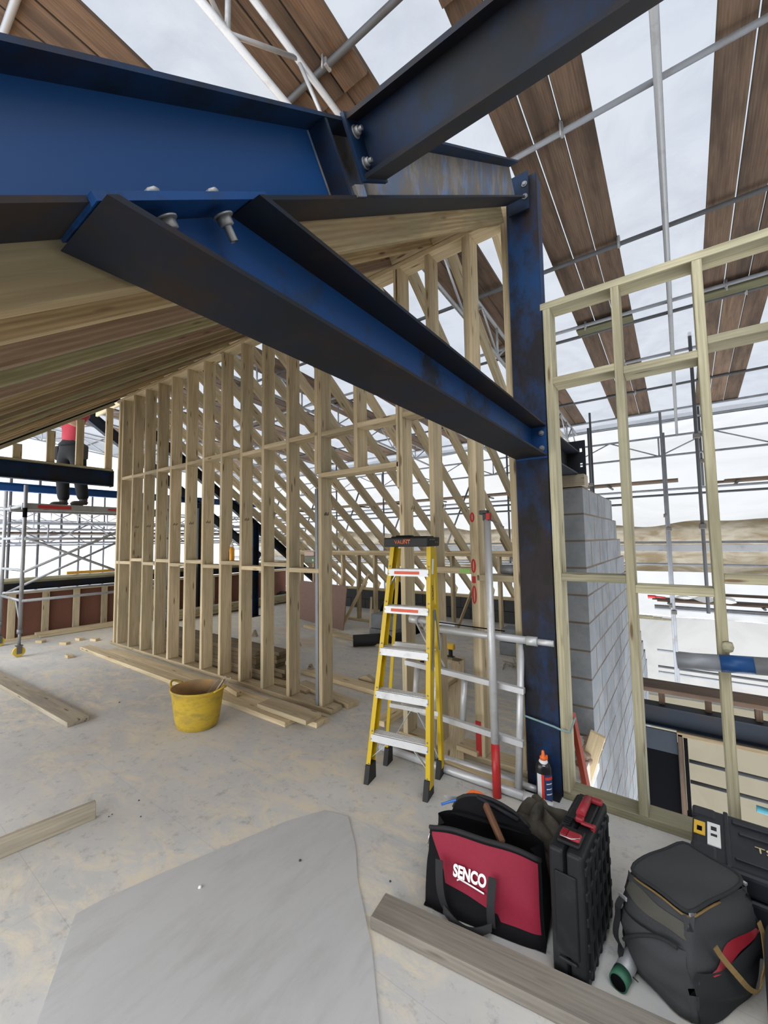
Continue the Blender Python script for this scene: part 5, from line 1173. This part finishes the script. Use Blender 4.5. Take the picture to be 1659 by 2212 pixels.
# front right face: open pocket showing red lining, loops of mustard webbing
m = MB(); m.grid(lambda u, v: gside(1, -1)(.04 + .92 * u, .02 + (.60 + .10 * (u - .5)) * v) + Vector((0, -.022 * math.sin(math.pi * u) - .004, 0)), 16, 12); m.build('front_pocket', 'greydark', GB, True)
m = MB(); m.grid(lambda u, v: gside(1, -1)(.15 + .7 * u, .60 + .10 * (u - .5) + (.09 * math.sin(math.pi * u)) * v) + Vector((0, -.006 - .01 * (1 - v), 0)), 12, 4); m.build('red_lining', 'latchred', GB, True)
def loop(u0, u1, lo, nm):
    pts = []
    for t in range(21):
        a = t / 20; u_ = u0 + (u1 - u0) * a; v_ = .80 - lo * math.sin(math.pi * a); pts.append(gside(1, -1)(u_, max(.05, v_)) + Vector((0, -.035 - .03 * math.sin(math.pi * a), 0)))
    m = MB(); m.ribbon(pts, .020, (1, 0, .2), .003); m.build(nm, 'mustard', GB, True)
loop(.18, .80, .40, 'loop_strap')
# silver duct tube with a green taped end
dt = empty('duct_tube', (-.24, 1.82, .04), 'silver tube with a green taped end lying between the case and the grey bag', 'tube')
a = onZ(1335, 2120, .035); b_ = onZ(1392, 2010, .035); a.z = b_.z = .031; d = (b_ - a).normalized(); L_ = .30
MB().tube([a + d * .03, a + d * L_], .029, 20).build('tube_body', 'alu', dt); M['greentape'] = plain('green_tape', (0.03, 0.12, 0.07), .6)
MB().tube([a, a + d * .045], .030, 20).build('green_tape', 'greentape', dt); MB().tube([a - d * .001, a + d * .002], .025, 16).build('dark_mouth', 'black', dt)
# second hard case, lying against the sole plate
M['casegrey'] = painted('dark_grey_case', (0.018, 0.020, 0.025), [((0.04, 0.04, 0.04), 0.4)], 9, .5, lo=.55, hi=.72)
C2 = empty('hard_case', (.28, 2.36, 0), 'dark grey hard case with yellow and white stickers at the right edge', 'tool case', rz=math.radians(-2))
m = MB(); m.box((0, 0, .10), (.62, .40, .20), bev=.018, seg=3); m.build('base_shell', 'casegrey', C2, True)
m = MB(); m.box((0, 0, .25), (.625, .405, .09), bev=.02, seg=3); m.box((-.27, -.15, .285), (.09, .10, .03), bev=.012, seg=2); m.box((-.27, .15, .285), (.09, .09, .03), bev=.012, seg=2)
m.box((-.19, 0, .293), (.018, .40, .02), bev=.004); m.box((.06, -.13, .297), (.46, .012, .012), bev=.003); m.box((.06, .14, .297), (.46, .03, .014), bev=.004); m.box((.06, .06, .297), (.42, .02, .014), bev=.004)
m.build('lid', 'casegrey', C2, True)
MB().box((-.285, .01, .297), (.04, .10, .004)).build('yellow_sticker', 'dewalt', C2, True); MB().box((-.285, .0, .2995), (.018, .035, .002)).build('black_mark', 'black', C2, True)
MB().box((-.235, -.01, .297), (.045, .17, .004)).build('white_sticker', 'whitecloth', C2, True); m = MB(); m.box((-.235, .03, .2995), (.02, .03, .001)); m.box((-.235, -.02, .2995), (.022, .018, .001)); m.build('sticker_print', 'casegrey', C2, True)
M['yellowtext'] = plain('yellow_print', (0.6, 0.5, 0.25), .5)
text('TSTAK', 'printed_logo', 'yellowtext', C2, (-.02, -.02, .2975), (0, 0, 0), .055)
# black bag at the very right edge
KB = empty('black_holdall', (.34, 1.93, 0), 'black cloth holdall cut off by the right edge of the picture', 'bag', rz=.5)
m = MB(); m.grid(lambda u, v: Vector((.20 * math.cos(2 * math.pi * u) * (1 - .25 * v ** 4) * (1 if v < 1 else 0), .17 * math.sin(2 * math.pi * u) * (1 - .25 * v ** 4) * (1 if v < 1 else 0), .30 * math.sin(math.pi * .5 * min(1, v * 1.15)) + .01 * math.sin(u * 30))), 40, 16); m.build('holdall_body', 'greydark', KB, True)
m = MB(); m.tube([(-.17, -.06, .26), (-.19, -.12, .18), (-.14, -.17, .10), (-.05, -.18, .06)], .006, 8); m.build('strap', 'strapblack', KB, True)
